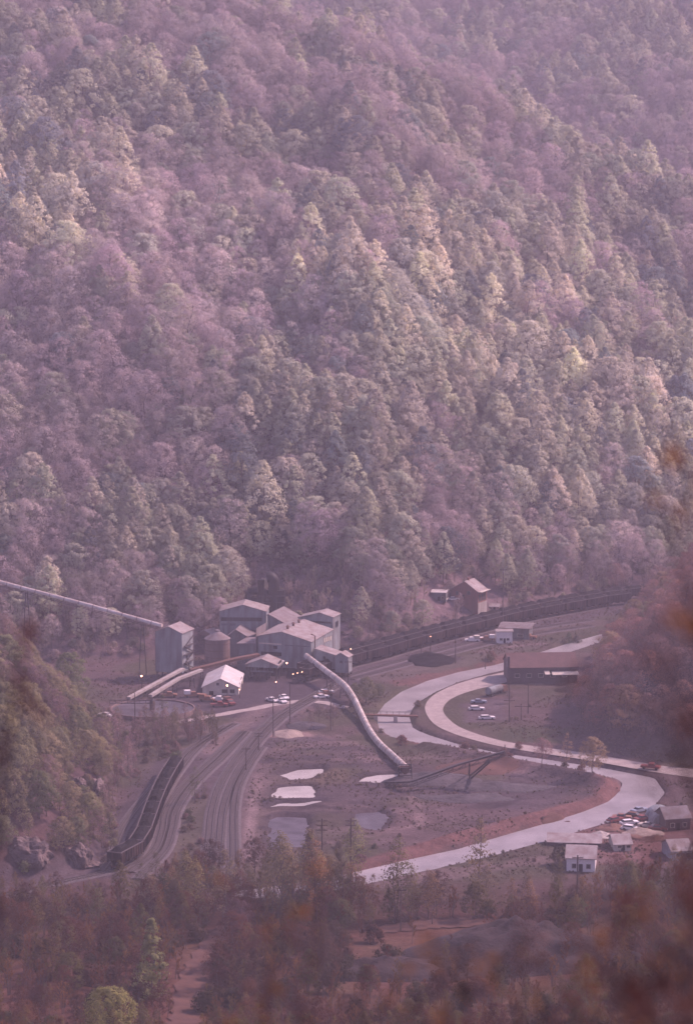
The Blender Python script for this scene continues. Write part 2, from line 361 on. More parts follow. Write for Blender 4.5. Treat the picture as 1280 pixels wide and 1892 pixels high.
def paint(pxs, rad, c, k=1.0, soft=.5, poly=False, wob=3.0):
    pts = [G(a, b) for a, b in pxs]
    if poly:
        d, _, _ = segdist(GX, GY, pts+[pts[0]]); ins = inpoly(GX, GY, [(p.x, p.y) for p in pts]); d = np.where(ins, -d, d); d = d+rad
    else: d, _, _ = segdist(GX, GY, pts)
    d = d+n2[..., 0]*wob
    kk = (k*sstep((rad-d)/(max(rad*soft, 2.))) if not poly else k*sstep((rad-d)/4.+.5))[..., None]
    kk = kk*(GZ < 12)[..., None]
    global col; col = col*(1-kk)+np.asarray(c)*kk
paint([(300,1245),(640,1215),(700,1235),(640,1300),(430,1330),(300,1300)], 0, coaly*1.2, 1, poly=True)       # plant yard
paint([(640,1232),(760,1205),(930,1160),(1130,1122)], 16, greyd, .9)
paint([(720,1250),(860,1222),(950,1195)], 9, np.array((.15,.14,.11)), .7)
paint([(770,1222),(820,1216)], 9, coaly, 1)
paint([(730,1262),(860,1235),(950,1212)], 4, redd, .8, wob=5)
paint([(395,1385),(470,1340),(520,1310)], 13, pale*.9, .9)      # pale spread of gravel
paint([(380,1395),(440,1385)], 8, pale, .9)
paint([(205,1610),(235,1530),(300,1440),(345,1395)], 9, coaly*1.3, .9)
paint([(310,1540),(345,1460),(400,1400)], 8, greyd, .9)
paint([(400,1590),(420,1480),(450,1410),(520,1320)], 9, greyd*.9, .9)
paint([(345,1590),(370,1480)], 6, grass*1.15, .7)
paint([(450,1600),(470,1490),(490,1420),(520,1385),(600,1370)], 6, pale*.8, .7)
paint([(455,1590),(468,1480),(480,1430)], 2.2, pale*1.2, .9, wob=1)
paint([(497,1405),(610,1400),(640,1500),(500,1500)], 0, np.array((.14,.12,.10)), .9, poly=True)
paint([(490,1408),(600,1402)], 3.5, coaly, .9); paint([(490,1480),(590,1474),(625,1492),(660,1493)], 3.5, coaly*.8, .95, wob=2)
paint([(600,1430),(640,1470)], 10, np.array((.18,.15,.10)), .8)
paint([(640,1470),(760,1450),(960,1480),(1000,1440)], 16, greyd*.9, .9)
paint([(700,1446),(800,1440),(900,1452),(1010,1462)], 7, coaly, 1, wob=6); paint([(760,1440),(850,1475),(960,1478)], 4, coaly, .8, wob=6)
paint([(840,1425),(900,1415),(960,1425)], 5, redd*1.2, .8)
paint([(560,1365),(640,1385),(700,1420)], 8, greyd*1.1, .8); paint([(590,1355),(650,1385),(690,1410),(720,1432)], 1.7, pale, .8, wob=1)
paint([(610,1352),(680,1388),(715,1420)], 1.5, pale, .8, wob=1)
paint([(510,1358),(555,1357)], 5, np.array((.42,.32,.26)), .9)
paint([(780,1372),(900,1396),(1010,1415),(1110,1436),(1140,1455),(1110,1480),(1000,1508),(860,1545),(740,1580),(650,1600)], 5, redd, 1, wob=3)
paint([(800,1375),(930,1400),(1040,1420),(1110,1440)], 2, pale, .8, wob=1)
paint([(690,1500),(800,1495),(900,1500),(880,1530),(720,1560)], 6, np.array((.15,.115,.11)), .8, wob=6)
paint([(765,1475),(775,1500),(782,1520),(760,1530),(720,1534)], 2.0, pale*1.1, .9, wob=1); paint([(752,1473),(765,1498),(770,1515)], 1.4, pale*1.1, .8, wob=1)
paint([(700,1340),(760,1355),(800,1360)], 7, pale*.8, .5, wob=6)
paint([(850,1300),(900,1290),(940,1290),(930,1330),(860,1335)], 0, greyd*1.15, .9, poly=True)
paint([(930,1345),(1010,1350),(1040,1375),(920,1370)], 0, np.array((.08,.095,.055)), .9, poly=True)
paint([(880,1180),(960,1176),(1100,1150)], 7, pale*.7, .7); paint([(950,1150),(1060,1128)], 2.5, np.array((.4,.27,.20)), .8, wob=1)
paint([(880,1205),(940,1195),(1000,1190)], 3, pale, .7)
paint([(1020,1540),(1130,1520),(1280,1500),(1280,1590),(1100,1600)], 0, np.array((.24,.14,.12)), .9, poly=True)
paint([(700,1630),(850,1612),(1000,1590),(1080,1590)], 6, pale*.8, .8, wob=5)
paint([(0,1640),(100,1625),(210,1600)], 5, greyd, .9)
pts = [G(a, b) for a, b in [(470,1390),(620,1345),(760,1370),(1080,1430),(1100,1475),(900,1530),(700,1575),(480,1570)]]; ins = inpoly(GX, GY, [(p.x, p.y) for p in pts])
kk = (ins*sstep((fbm(GX*.5, GY, 1/12., 4, 77)-.0)/.35)*.85)[..., None]; col = col*(1-kk)+coaly*.8*kk
kk = (ins*sstep((fbm(GX*.5, GY, 1/9., 4, 87)-.22)/.2)*.6)[..., None]; col = col*(1-kk)+pale*kk
for nm, poly, z in PONDS:
    pw = [(G(*q_).x, G(*q_).y) for q_ in poly]; dd, _, _ = segdist(GX, GY, pw+[pw[0]]); kk = (.8*sstep((3.2-dd+n2[..., 0]*2)/2.5))[..., None]; col = col*(1-kk)+coaly*kk
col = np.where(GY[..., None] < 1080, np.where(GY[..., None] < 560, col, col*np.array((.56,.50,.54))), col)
V = np.stack([GX.ravel(), GY.ravel(), GZ.ravel()], 1); ny, nx = GX.shape
idx = np.arange(ny*nx).reshape(ny, nx)
Q = np.stack([idx[:-1, :-1], idx[:-1, 1:], idx[1:, 1:], idx[1:, :-1]], -1).reshape(-1, 4)
def fastmesh(name, V, Q, ncorner=4):
    me = bpy.data.meshes.new(name); me.vertices.add(len(V)); me.vertices.foreach_set('co', np.asarray(V, np.float32).ravel())
    me.loops.add(Q.size); me.loops.foreach_set('vertex_index', np.asarray(Q, np.int32).ravel())
    me.polygons.add(len(Q)); me.polygons.foreach_set('loop_start', np.arange(0, Q.size, ncorner, dtype=np.int32)); me.polygons.foreach_set('loop_total', np.full(len(Q), ncorner, np.int32))
    me.update(); me.validate(); return me
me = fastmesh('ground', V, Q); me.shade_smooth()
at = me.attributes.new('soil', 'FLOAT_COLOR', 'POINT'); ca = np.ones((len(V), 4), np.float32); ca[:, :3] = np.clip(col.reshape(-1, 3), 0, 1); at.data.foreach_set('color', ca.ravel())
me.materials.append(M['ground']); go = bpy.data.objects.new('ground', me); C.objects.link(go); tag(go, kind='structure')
def ribbon(name, L, Rr, z, m, kind='structure'):
    mb = MB(); n = len(L)
    mb.add([(p.x, p.y, z if z is not None else p.z) for p in L]+[(p.x, p.y, z if z is not None else p.z) for p in Rr], [(i, n+i, n+i+1, i+1) for i in range(n-1)])
    o = mb.build(name, m, fixn=True); tag(o, kind=kind); return o
def offs(pts, d):
    out = []
    for i, p in enumerate(pts):
        t = (pts[min(i+1, len(pts)-1)]-pts[max(i-1, 0)]).normalized(); out.append(p+Vector((-t.y, t.x, 0))*d)
    return out
# water
Lr = []; Rl = []
rc = spline(riv_c, 4); rw = []
for i in range(len(riv_c)-1):
    for k in range(4): rw.append(riv_w[i]+(riv_w[i+1]-riv_w[i])*k/4)
rw.append(riv_w[-1])
for i, p in enumerate(rc):
    t = (rc[min(i+1, len(rc)-1)]-rc[max(i-1, 0)]).normalized(); n = Vector((-t.y, t.x, 0))*(rw[i]+1.3); Lr.append(p+n); Rl.append(p-n)
o = ribbon('river', Lr, Rl, WZ, M['river'])
for k, (nm, poly, z) in enumerate(PONDS):
    ps = [G(*q) for q in poly]; c = sum(ps, Vector())/len(ps); mb = MB()
    ps = spline(ps+[ps[0]], 5)[:-1]; vs = [(c.x+(p.x-c.x)*1.15+.5*math.sin(q_*1.9), c.y+(p.y-c.y)*1.25+.5*math.sin(q_*1.3), z) for q_, p in enumerate(ps)]
    mb.add(vs, [tuple(range(len(vs)))]); o = mb.build('pond', M['pondd'] if nm in ('big', 'low') else M['pondw'], fixn=True); tag(o, kind='structure')
# road: edges in the picture
RO = [((1000,1222),(1000,1244)),((935,1241),(930,1262)),((880,1253),(880,1274)),((835,1267),(846,1285)),((800,1285),(826,1297)),((785,1305),(818,1312)),((792,1327),(828,1328)),((815,1346),(852,1345)),((870,1366),(900,1362)),((950,1384),(960,1375)),((1080,1404),(1090,1393)),((1210,1427),(1215,1414)),((1300,1440),(1310,1425)),((1500,1470),(1500,1455))]
ro = ribbon('road', gl([a for a, b in RO], .1), gl([b for a, b in RO], .1), .14, M['road'])
def pathway(pxs, w, m=M['path'], name='path', dz=.25, useh=True):
    pts = [hit(a, b, 400, 1100) for a, b in pxs]; pts = spline(pts, 8)
    mb = MB(); n = len(pts); k = 5; vs = []
    for j in range(k):
        for i, p in enumerate(pts):
            t = (pts[min(i+1, n-1)]-pts[max(i-1, 0)]); t.z = 0; t.normalize(); q = p+Vector((-t.y, t.x, 0))*((j/(k-1)-.5)*w*(1+.18*math.sin(i*1.7+j)))
            vs.append((q.x, q.y, hz(q.x, q.y)+dz))
    fs = [(j*n+i, (j+1)*n+i, (j+1)*n+i+1, j*n+i+1) for j in range(k-1) for i in range(n-1)]
    mb.add(vs, fs); return tag(mb.build(name, m, fixn=True), kind='structure')
pathway([(430,1715),(398,1745),(372,1785),(352,1830),(345,1875),(340,1900)], 6.5)
pathway([(690,1722),(740,1716),(800,1712),(860,1708),(905,1702)], 7)
pathway([(640,1308),(560,1296),(430,1318),(330,1335)], 4, M['road'], dz=.06)
# ------------------------------------------------------------ railway
TR = []
def resample(pts, step):
    out = [pts[0].copy()]; acc = 0
    for a, b in zip(pts, pts[1:]):
        L = (b-a).length
        if L < 1e-6: continue
        d = step-acc
        while d <= L: out.append(a+(b-a)*(d/L)); d += step
        acc = (acc+L) % step if L+acc >= step else acc+L
    return out
def along(pts, s):
    for a, b in zip(pts, pts[1:]):
        L = (b-a).length
        if s <= L: return a+(b-a)*(s/L), (b-a).normalized()
        s -= L
    t = (pts[-1]-pts[-2]).normalized(); return pts[-1]+t*s, t
BZ = .12
def track(pxs, label):
    pts = resample(gl(pxs, 0, 10), 2.0)
    o = thing('railway_track', label, 'railway track', pts[0], group='railway tracks of the yard')
    lp = [p-pts[0] for p in pts]
    mb = MB(); a, b = offs(lp, 2.1), offs(lp, -2.1); a2, b2 = offs(lp, 1.5), offs(lp, -1.5); n = len(lp)
    rows = [[(p.x, p.y, .02) for p in a], [(p.x, p.y, BZ+.12) for p in a2], [(p.x, p.y, BZ+.12) for p in b2], [(p.x, p.y, .02) for p in b]]
    mb.add(sum(rows, []), [(r*n+i, (r+1)*n+i, (r+1)*n+i+1, r*n+i+1) for r in range(3) for i in range(n-1)]); mb.build('ballast', M['ballast'], o, fixn=True)
    for s in (-.72, .72):
        q = offs(lp, s); mb = MB(); mb.tube([Vector((p.x, p.y, BZ+.33)) for p in q], .10, n=4); mb.build('rail', M['rail'], o)
    mb = MB(); sl_ = resample(lp, .8)
    for i in range(len(sl_)-1):
        p = sl_[i]; t = (sl_[i+1]-p).normalized(); nn = Vector((-t.y, t.x, 0))*1.3; z = Vector((0, 0, BZ+.16))
        mb.add([p+nn+t*.12+z, p-nn+t*.12+z, p-nn-t*.12+z, p+nn-t*.12+z, p+nn+t*.12+z*.5, p-nn+t*.12+z*.5, p-nn-t*.12+z*.5, p+nn-t*.12+z*.5], [(0,1,2,3),(0,4,5,1),(1,5,6,2),(2,6,7,3),(3,7,4,0)])
    k = mb.build('sleepers', M['tie'], o); tag(k, kind='stuff')
    TR.append(pts); return pts
T_low = track([(-60,1672),(10,1655),(100,1634),(195,1613),(238,1598),(262,1572),(275,1540),(287,1506),(302,1472),(320,1440),(340,1412),(360,1388),(386,1366),(440,1335)], 'curving railway track carrying the short loaded hopper train at lower left')
track([(188,1610),(208,1580),(222,1540),(248,1500),(282,1460),(312,1425),(352,1385),(420,1340)], 'empty track left of the short hopper train, outermost on that side')
track([(240,1612),(285,1575),(300,1540),(308,1500),(335,1460),(370,1425),(402,1396),(450,1350)], 'empty track just right of the short hopper train')
track([(255,1625),(303,1575),(318,1535),(326,1500),(352,1458),(386,1424),(414,1398),(456,1352)], 'second empty track right of the short hopper train')
track([(378,1640),(386,1560),(392,1500),(408,1450),(436,1405),(470,1362),(510,1325),(560,1296),(620,1262)], 'left track of the two long tracks through the middle of the yard')
track([(400,1640),(406,1560),(412,1500),(428,1450),(452,1408),(484,1364),(524,1326),(570,1298),(625,1268)], 'right track of the two long tracks through the middle of the yard')
track([(432,1640),(432,1560),(432,1500),(440,1455),(460,1415),(484,1380)], 'short rusty siding at the right edge of the yard tracks')
T_a = track([(560,1262),(620,1242),(652,1232),(700,1220),(750,1205),(800,1191),(850,1178),(900,1166),(950,1153),(1000,1143),(1060,1132),(1130,1120),(1220,1110)], 'curved main track under the front string of coal hoppers')
T_b = track([(545,1256),(600,1238),(652,1221),(700,1209),(750,1195),(800,1182),(850,1169),(900,1157),(950,1145),(1000,1134),(1060,1123),(1130,1112),(1220,1102)], 'curved main track under the rear string of coal hoppers')
track([(640,1250),(700,1233),(780,1211),(860,1190),(930,1173),(1000,1160),(1100,1145)], 'empty curved track in front of the long hopper trains, nearer the trains')
track([(650,1256),(710,1240),(790,1219),(870,1198),(940,1182),(1000,1170),(1100,1156)], 'empty curved track in front of the long hopper trains, nearer the river')
# ------------------------------------------------------------ hopper cars
def make_hopper(m):
    o = thing('hopper_car', 'x', 'rail car', group='loaded coal hopper cars')
    L, W = 6.1, 1.52; mb = MB()
    for s in (-1, 1):     # sides
        mb.box(-L, L, s*W-.06, s*W+.06, 1.35, 3.45)
    prof = [(-L, 2.3), (-L+1.5, 1.35), (L-1.5, 1.35), (L, 2.3), (L, 3.45), (-L, 3.45)]
    for s in (-1, 1): mb.box(s*L-.06, s*L+.06, -W+.07, W-.07, 2.1, 3.45)
    for k in range(3):    # hopper bottoms
        x = -3.6+3.6*k; mb.add([(x-1.7,-W+.1,1.6),(x+1.7,-W+.1,1.6),(x+1.7,W-.1,1.6),(x-1.7,W-.1,1.6),(x-.35,-.9,.55),(x+.35,-.9,.55),(x+.35,.9,.55),(x-.35,.9,.55)], [(0,1,5,4),(1,2,6,5),(2,3,7,6),(3,0,4,7),(4,5,6,7)])
    mb.box(-L-.35, L+.35, -.28, .28, 1.0, 1.3)
    mb.box(-L, L, -W+.08, W-.08, 2.2, 2.4)
    for s in (-1, 1):
        for k in range(10): x = -L+.3+k*(2*L-.6)/9; mb.box(x-.07, x+.07, min(s*(W+.07), s*(W+.19)), max(s*(W+.07), s*(W+.19)), 1.3, 3.4)
    mb.build('body', m, o)
    mb = MB()
    for s in (-1, 1):
        mb.box(-L-.09, L+.09, s*W-.11, s*W+.11, 3.46, 3.6); mb.box(s*L-.11, s*L+.11, -W+.12, W-.12, 3.46, 3.6)
    mb.build('top_rim', M['rim'], o)
    mb = MB(); nx_, ny_ = 14, 6; vs = []
    for i in range(nx_+1):
        for j in range(ny_+1):
            u, v = i/nx_, j/ny_; e = min(1, min(u, 1-u)*7)*min(1, min(v, 1-v)*3.2)
            vs.append((-L+.12+u*(2*L-.24), -W+.12+v*(2*W-.24), 3.36+.85*e+.14*math.sin(u*9.4)*e+rnd.uniform(-.07,.07)))
    mb.add(vs, [(i*(ny_+1)+j, (i+1)*(ny_+1)+j, (i+1)*(ny_+1)+j+1, i*(ny_+1)+j+1) for i in range(nx_) for j in range(ny_)]); mb.build('coal_load', M['coal'], o)
    for s in (-1, 1):
        x = s*(L-1.5); mb = MB()
        for q in (-1, 1): mb.box(x-1.2, x+1.2, q*.98-.1, q*.98+.1, .45, .8)
        mb.box(x-.25, x+.25, -.88, .88, .5, 1.0); b = mb.build('bogie', M['steel'], o)
        for q in (-.85, .85):
            mb = MB()
            for r in (-.72, .72): mb.tube([(x+q, r-.06, .43), (x+q, r+.06, .43)], .43, n=12)
            mb.tube([(x+q, -.66, .43), (x+q, .66, .43)], .07); mb.build('wheelset', M['rust'], b)
    for s in (-1, 1):
        mb = MB()
        for k in range(5): mb.box(s*(L-.5)-.25, s*(L-.5)+.25, s*(W+.2), s*(W+.2)+.05, 1.35+k*.42, 1.40+k*.42)
        for q in (-.29, .25): mb.box(s*(L-.5)+q, s*(L-.5)+q+.04, s*(W+.2), s*(W+.2)+.05, 1.2, 3.3)
        mb.build('ladder', M['steel'], o)
        mb = MB(); mb.box(min(s*(L+.36), s*(L+.75)), max(s*(L+.36), s*(L+.75)), -.12, .12, .95, 1.2); mb.build('coupler', M['steel'], o)
    o.scale = (1.04, 1.3, 1.28); return o
hA = make_hopper(M['hopper']); hB = make_hopper(M['hopper2']); index_kids()
used = set()
ORD = ['first','second','third','fourth','fifth','sixth','seventh','eighth','ninth','tenth','eleventh','twelfth','thirteenth','fourteenth','fifteenth','sixteenth','seventeenth','eighteenth','nineteenth','twentieth']
def ordn(k): return ORD[k] if k < 20 else (['twenty','thirty','forty','fifty','sixty','seventy','eighty','ninety'][k+1 >= 30 and (k+1)//10-2 or 0]+'-'+ORD[(k+1) % 10-1] if (k+1) % 10 else ['twentieth','thirtieth','fortieth','fiftieth','sixtieth','seventieth','eightieth','ninetieth'][(k+1)//10-2])
def string(pts, s0, n, where, grp, seq='AABAABBA', gap=13.25):
    for k in range(n):
        s = s0+gap*k
        a, _ = along(pts, s-4.6); b, _ = along(pts, s+4.6); c = (a+b)/2; t = b-a
        src = hA if seq[k % len(seq)] == 'A' else hB
        c.z = BZ+.43
        lab = ('dark ' if src is hA else 'brown ')+'coal hopper car, '+ordn(k)+' from '+where
        if src.name not in used: used.add(src.name); src.location = c; src.rotation_euler = (0, 0, math.atan2(t.y, t.x)); src['label'] = lab; src['group'] = grp
        else: copy_tree(src, lab, grp, c, math.atan2(t.y, t.x))
def s_at(pts, px, py):
    best = (1e9, 0); s = 0
    for a, b in zip(pts, pts[1:]):
        q = proj(a); d = math.hypot(q[0]-px, q[1]-py)
        if d < best[0]: best = (d, s)
        s += (b-a).length
    return best[1], s
sa = s_at(T_low, 205, 1607)[0]+6.5; se = s_at(T_low, 340, 1402)[0]
string(T_low, sa, max(2, int((se-sa)/13.25)), 'the lower end of the short train at lower left', 'hopper cars of the short train')
sa = s_at(T_a, 560, 1262)[0]; se = s_at(T_a, 1200, 1112)[0]
string(T_a, sa+7, int((se-sa)/13.25), 'the plant in the front string of the long trains', 'hopper cars of the front string', 'ABAABAAB')
sa = s_at(T_b, 556, 1252)[0]; se = s_at(T_b, 1200, 1104)[0]
string(T_b, sa+7, int((se-sa)/13.25), 'the plant in the rear string of the long trains', 'hopper cars of the rear string', 'BAABAAAB')
# ------------------------------------------------------------ buildings
def wallprof(w, z0, he, ha): return [(-w/2, z0), (w/2, z0), (w/2, he), (0, ha), (-w/2, he)]
class Bld:
    """gabled building; the front gable faces the viewer. D: depth of the front wall, px span, eave/apex rows in the picture."""
    def __init__(s, name, label, cat, D, xL, xR, yE, yA, l, rot=0, zb=0, z0=0, wm='siding', rm='roofm', ridge=.5, over=.35, group=None, yR=None):
        a, b = P(xL, yE, D), P(xR, yE, D); s.D = D; s.c = (a+b)/2; s.c.z = zb; s.cr = math.cos(rot); s.w = (b.x-a.x)/s.cr; s.l = l
        s.he = a.z-zb; s.ha = P(640, yA, D).z-zb; s.hr = (P(640, yR, D).z-zb) if yR else s.he; s.z0 = z0; s.rot = rot
        s.o = thing(name, label, cat, s.c, rot, group); w_ = s.w; rx = (ridge-.5)*w_; s.rx = rx; s.zb = zb
        mb = MB(); mb.prism([(-w_/2, z0), (w_/2, z0), (w_/2, s.hr), (rx, s.ha), (-w_/2, s.he)], 0, l, 'y'); mb.build('wall', M[wm], s.o, fixn=True)
        mb = MB(); t = .22; ov = over
        for x0, z0_, x1, z1_ in ((rx, s.ha, -w_/2, s.he), (rx, s.ha, w_/2, s.hr)):
            if abs(x1-x0) < .1: continue
            sl_ = (z1_-z0_)/abs(x1-x0); sg = 1 if x1 > x0 else -1; xe = x1+sg*ov; ze = z1_+sl_*ov
            mb.prism([(x0, z0_+.03), (xe, ze+.03), (xe, ze+t), (x0, z0_+t+.02)], -ov, l+ov, 'y')
        s.roof = mb.build('roof', M[rm], s.o, fixn=True)
    def lx(s, px): return (P(px, 1200, s.D).x-s.c.x)/s.cr
    def lz(s, py): return P(640, py, s.D).z-s.zb
    def win(s, x0, x1, y0, y1, m='glass', name='window', frame=True, label=None):
        a, b, c, d = s.lx(x0), s.lx(x1), s.lz(y1), s.lz(y0)
        s.rawwin(a, b, c, d, 'front', m, name, frame, label)
    def rawwin(s, a, b, c, d, face='front', m='glass', name='window', frame=True, label=None, mull=True):
        mb = MB(); mb.box(a, b, -.06, .05, c, d)
        def fix(o):
            if face == 'right': o.location = (s.w/2, 0, 0); o.rotation_euler = (0, 0, R(90))
            if face == 'left': o.location = (-s.w/2, s.l, 0); o.rotation_euler = (0, 0, R(-90))
        o = mb.build(name, M[m], s.o); fix(o)
        if label: o['label'] = label
        if frame:
            mb = MB(); t = .1
            mb.box(a-t, b+t, -.11, -.065, d, d+t); mb.box(a-t, b+t, -.11, -.065, c-t, c); mb.box(a-t, a, -.11, -.065, c+.001, d-.001); mb.box(b, b+t, -.11, -.065, c+.001, d-.001)
            if mull and b-a > 3:
                for k in range(1, int((b-a)/2)): x = a+(b-a)*k/int((b-a)/2); mb.box(x-.05, x+.05, -.11, -.065, c+.001, d-.001)
            mb.build('frame', M['siding2'], o)
    def legs(s, top, dxs=(-.45, 0, .45), dys=(.05, .5, .95)):
        mb = MB()
        for i in dxs:
            for j in dys: x, y = i*s.w, j*s.l; mb.box(x-.2, x+.2, y-.2, y+.2, -.3, top)
        for i in dxs: x = i*s.w; mb.box(x-.12, x+.12, dys[0]*s.l+.21, dys[-1]*s.l-.21, top-.55, top-.2)
        mb.build('steel_frame', M['steel'], s.o)
# coal storage bin on the left
b = Bld('storage_bin', 'tall grey-green bin building on dark legs at left end of the plant', 'building', 852, 286, 337, 1169, 1158, 10, R(-20), 0, 2.6)
# fix: ridge a little left of the middle and pitched to the right
mb = MB()
for k in range(4):
    z = 3+3*k; mb.box(b.w/2+.1, b.w/2+1.1, 1, 9, z, z+.1); mb.beam((b.w/2+1.1, 1, z+1), (b.w/2+1.1, 9, z+1), .08); mb.beam((b.w/2+.6, 1 if k % 2 else 9, z), (b.w/2+.6, 9 if k % 2 else 1, z+3), .3)
mb.build('stairs', M['steel'], b.o); b.legs(2.6); b.rawwin(3.6, 4.6, 7, 9, 'right', 'glass'); b.rawwin(5.5, 6.3, 3, 5.2, 'right', 'dark', 'door', False)
# A tall back-left
b = Bld('preparation_plant', 'tall gabled plant block with two dark window bands, behind storage silo', 'building', 905, 406, 492, 1130, 1118, 12, R(-3))
b.win(409, 484, 1141, 1147.5); b.win(440, 484, 1164, 1170.5); b.win(409,436,1152,1156,'siding2','panel',False)
b = Bld('plant_annex', 'low gabled annex in front of the tall block with window bands', 'building', 893, 417, 462, 1179, 1164, 11, R(-8), wm='siding2', rm='roofd', ridge=.42); b.win(440, 458, 1184, 1190)
b = Bld('plant_link', 'sloping-roofed plant wing between the two tall gabled blocks', 'building', 893, 494, 543, 1138, 1136.5, 17, R(-18), wm='siding2', rm='roofd', ridge=.04, yR=1160); b.win(500, 520, 1164, 1168)
b = Bld('screening_house', 'gabled plant block at the back right with narrow window band', 'building', 893, 551, 615, 1143, 1132, 8.5, R(-18), rm='roofm', ridge=.62, yR=1139)
b.win(562, 612, 1147.5, 1150.5); b.rawwin(3, 6, b.lz(1160), b.lz(1150), 'right')
b = Bld('main_washery', 'largest front plant building with broad pale roof and white conveyor leaving it', 'building', 866, 476, 575, 1178, 1168, 26, R(-17), wm='siding', rm='roofm', ridge=.45, yR=1183.5, z0=1.5)
b.win(478, 520, 1189.5, 1192, 'cream', 'louvre', False); b.win(482, 520, 1206, 1213, 'dark', 'opening', False); b.win(526, 573, 1191, 1193, 'siding2', 'louvre', False); b.win(505, 512, 1194, 1200, 'dark', 'opening', False)
for k in range(4): b.rawwin(15+2.5*k, 16.8+2.5*k, 8.5-.2*k, 10.2-.2*k, 'right', 'cream', 'window', True)
b.rawwin(4, 6, 4, 5.5, 'right'); b.legs(1.5); main = b
b = Bld('plant_lean_to', 'low grey lean-to wing with pale sloping roof left of main washery', 'building', 869, 438, 473, 1190.5, 1189, 12, R(-15), wm='siding2', rm='roofd', ridge=.98, over=.3, yR=1180)
b = Bld('transfer_wing', 'low wing with sloping pale roof right of the main washery', 'building', 860, 580, 622, 1201, 1200, 7, R(-17), ridge=.05, yR=1210.5, z0=2.4, wm='siding'); b.win(597, 601, 1213, 1218); b.legs(2.4); b.win(584, 612, 1223, 1226, 'dark', 'opening', False)
b = Bld('transfer_tower', 'small narrow gabled tower at the right end of the plant', 'building', 857, 619, 643, 1213, 1207, 5, R(-17), ridge=.45, z0=1.5, yR=1214); b.win(628, 633, 1221, 1225); b.legs(1.5)
b = Bld('loading_shed', 'small gabled shed raised on legs over dark loading tracks', 'building', 851, 454, 513, 1229, 1218, 9, R(-12), z0=4.6, wm='siding', rm='roofm', ridge=.5); b.legs(4.6, (-.46, -.15, .15, .46)); b.rawwin(2, 6, 5.6, 6.6, 'right')
b.win(462,505,1239,1242,'siding2','panel',False)
b = Bld('workshop', 'white-roofed workshop in the yard in front of the plant', 'building', 826, 374, 441, 1270, 1254.6, 24, R(-1.5), wm='cream', rm='roofw')
M_w = b; b.o.children and None
b.win(386, 394, 1277, 1288, 'dark', 'door', False); b.win(410, 420, 1274, 1280); b.win(425, 433, 1274, 1280); b.win(400, 404, 1262, 1266)
b.rawwin(4, 7, 1.5, 3, 'right'); b.rawwin(12, 16, .1, 3.2, 'right', 'dark', 'door', False)
for k in range(3):
    mb = MB(); yy = 6+6.5*k; mb.lathe([(.45, main.ha-.3), (.45, main.ha+.9), (.8, main.ha+1.0), (.15, main.ha+1.5)], 10, (main.rx+.3, yy)); mb.build('roof_vent', M['rust'], main.o)
mb = MB(); mb.tube([(main.w/2+.5, 3, .5), (main.w/2+.5, 3, main.hr+1.8), (main.w/2-1, 3, main.hr+2.4)], .22, n=8); mb.build('pipe', M['rust'], main.o)
mb = MB()
for k in range(12): mb.box(-main.w/2+1+k*.55, -main.w/2+1.5+k*.55, -1.5, -.3, 1.5+k*.42, 1.58+k*.42)
for yy in (-1.5, -.3): mb.beam((-main.w/2+1, yy, 1.4), (-main.w/2+7.6, yy, 6.4), .15); mb.beam((-main.w/2+1, yy, 2.5), (-main.w/2+7.6, yy, 7.5), .1)
mb.build('stairs', M['steel'], main.o)
# storage silo + conveyor hood
o = thing('storage_silo', 'squat brown cylindrical silo with conical roof beside the tall block', 'silo', G(402, 1222)); mb = MB(); mb.lathe([(4.6, 0), (4.6, 8.6)], 24); mb.build('shell', M['silo'], o, smooth=False)
mb = MB(); mb.lathe([(4.9, 8.55), (4.9, 8.75), (1.0, 11.2), (1.0, 11.8), (.2, 12)], 24); mb.build('roof', M['roofd'], o)
mb = MB(); [mb.lathe([(4.64, z), (4.72, z), (4.72, z+.15), (4.64, z+.15)], 24) for z in (2, 4.5, 7)]; mb.build('hoop', M['rust'], o)
b = Bld('hood_shed', 'small shed with rust-streaked pale roof left of the silo', 'shed', 905, 368, 392, 1171, 1165, 9, R(-35), zb=6, wm='silo', rm='roofm', ridge=.4); b.win(374,380,1176,1180)
# ducts
D0 = 922
o = thing('dust_collector', 'dark cluster of ducts and stacks behind the tall plant block', 'dust collector', P(490, 1140, D0)); o.location.z = 0; ox, oz = o.location.x, 0
def q(px, py, dy=0): v = P(px, py, D0); return Vector((v.x-ox, dy, v.z))
mb = MB(); mb.tube([q(482,1135), q(482,1071)], 1.3, n=10); mb.build('stack', M['duct'], o)
mb = MB(); mb.tube([q(518,1135), q(518,1090)], 1.9, n=10); mb.build('stack', M['duct'], o)
mb = MB(); mb.tube(spline([q(493,1067), q(499,1066.5), q(504,1070), q(506,1080), q(506,1105), q(505,1135)], 5), 2.1, n=10); mb.build('duct', M['duct'], o, smooth=True)
mb = MB(); mb.tube(spline([q(460,1135,1), q(460,1100,1), q(463,1094,1), q(478,1093,1), q(500,1102,1)], 5), 1.6, n=10); mb.build('duct', M['duct'], o, smooth=True)
mb = MB(); mb.lathe([(2.8, q(0,1135).z), (2.8, q(0,1112).z), (1, q(0,1105).z)], 16, (q(470,1100).x, 2)); mb.lathe([(2.8, q(0,1135).z), (2.8, q(0,1110).z), (1, q(0,1103).z)], 16, (q(494,1100).x, 2)); mb.build('cyclone', M['duct'], o)
mb = MB(); 
for px in (458, 476, 494, 512, 526): mb.box(q(px,1100).x-.15, q(px,1100).x+.15, -1.6, -1.3, 0, q(0,1098).z)
for py in (1100, 1112, 1124): mb.box(q(457,0).x, q(527,0).x, -1.95, -1.65, q(0,py).z-.15, q(0,py).z+.15)
mb.build('steel_frame', M['steel'], o)
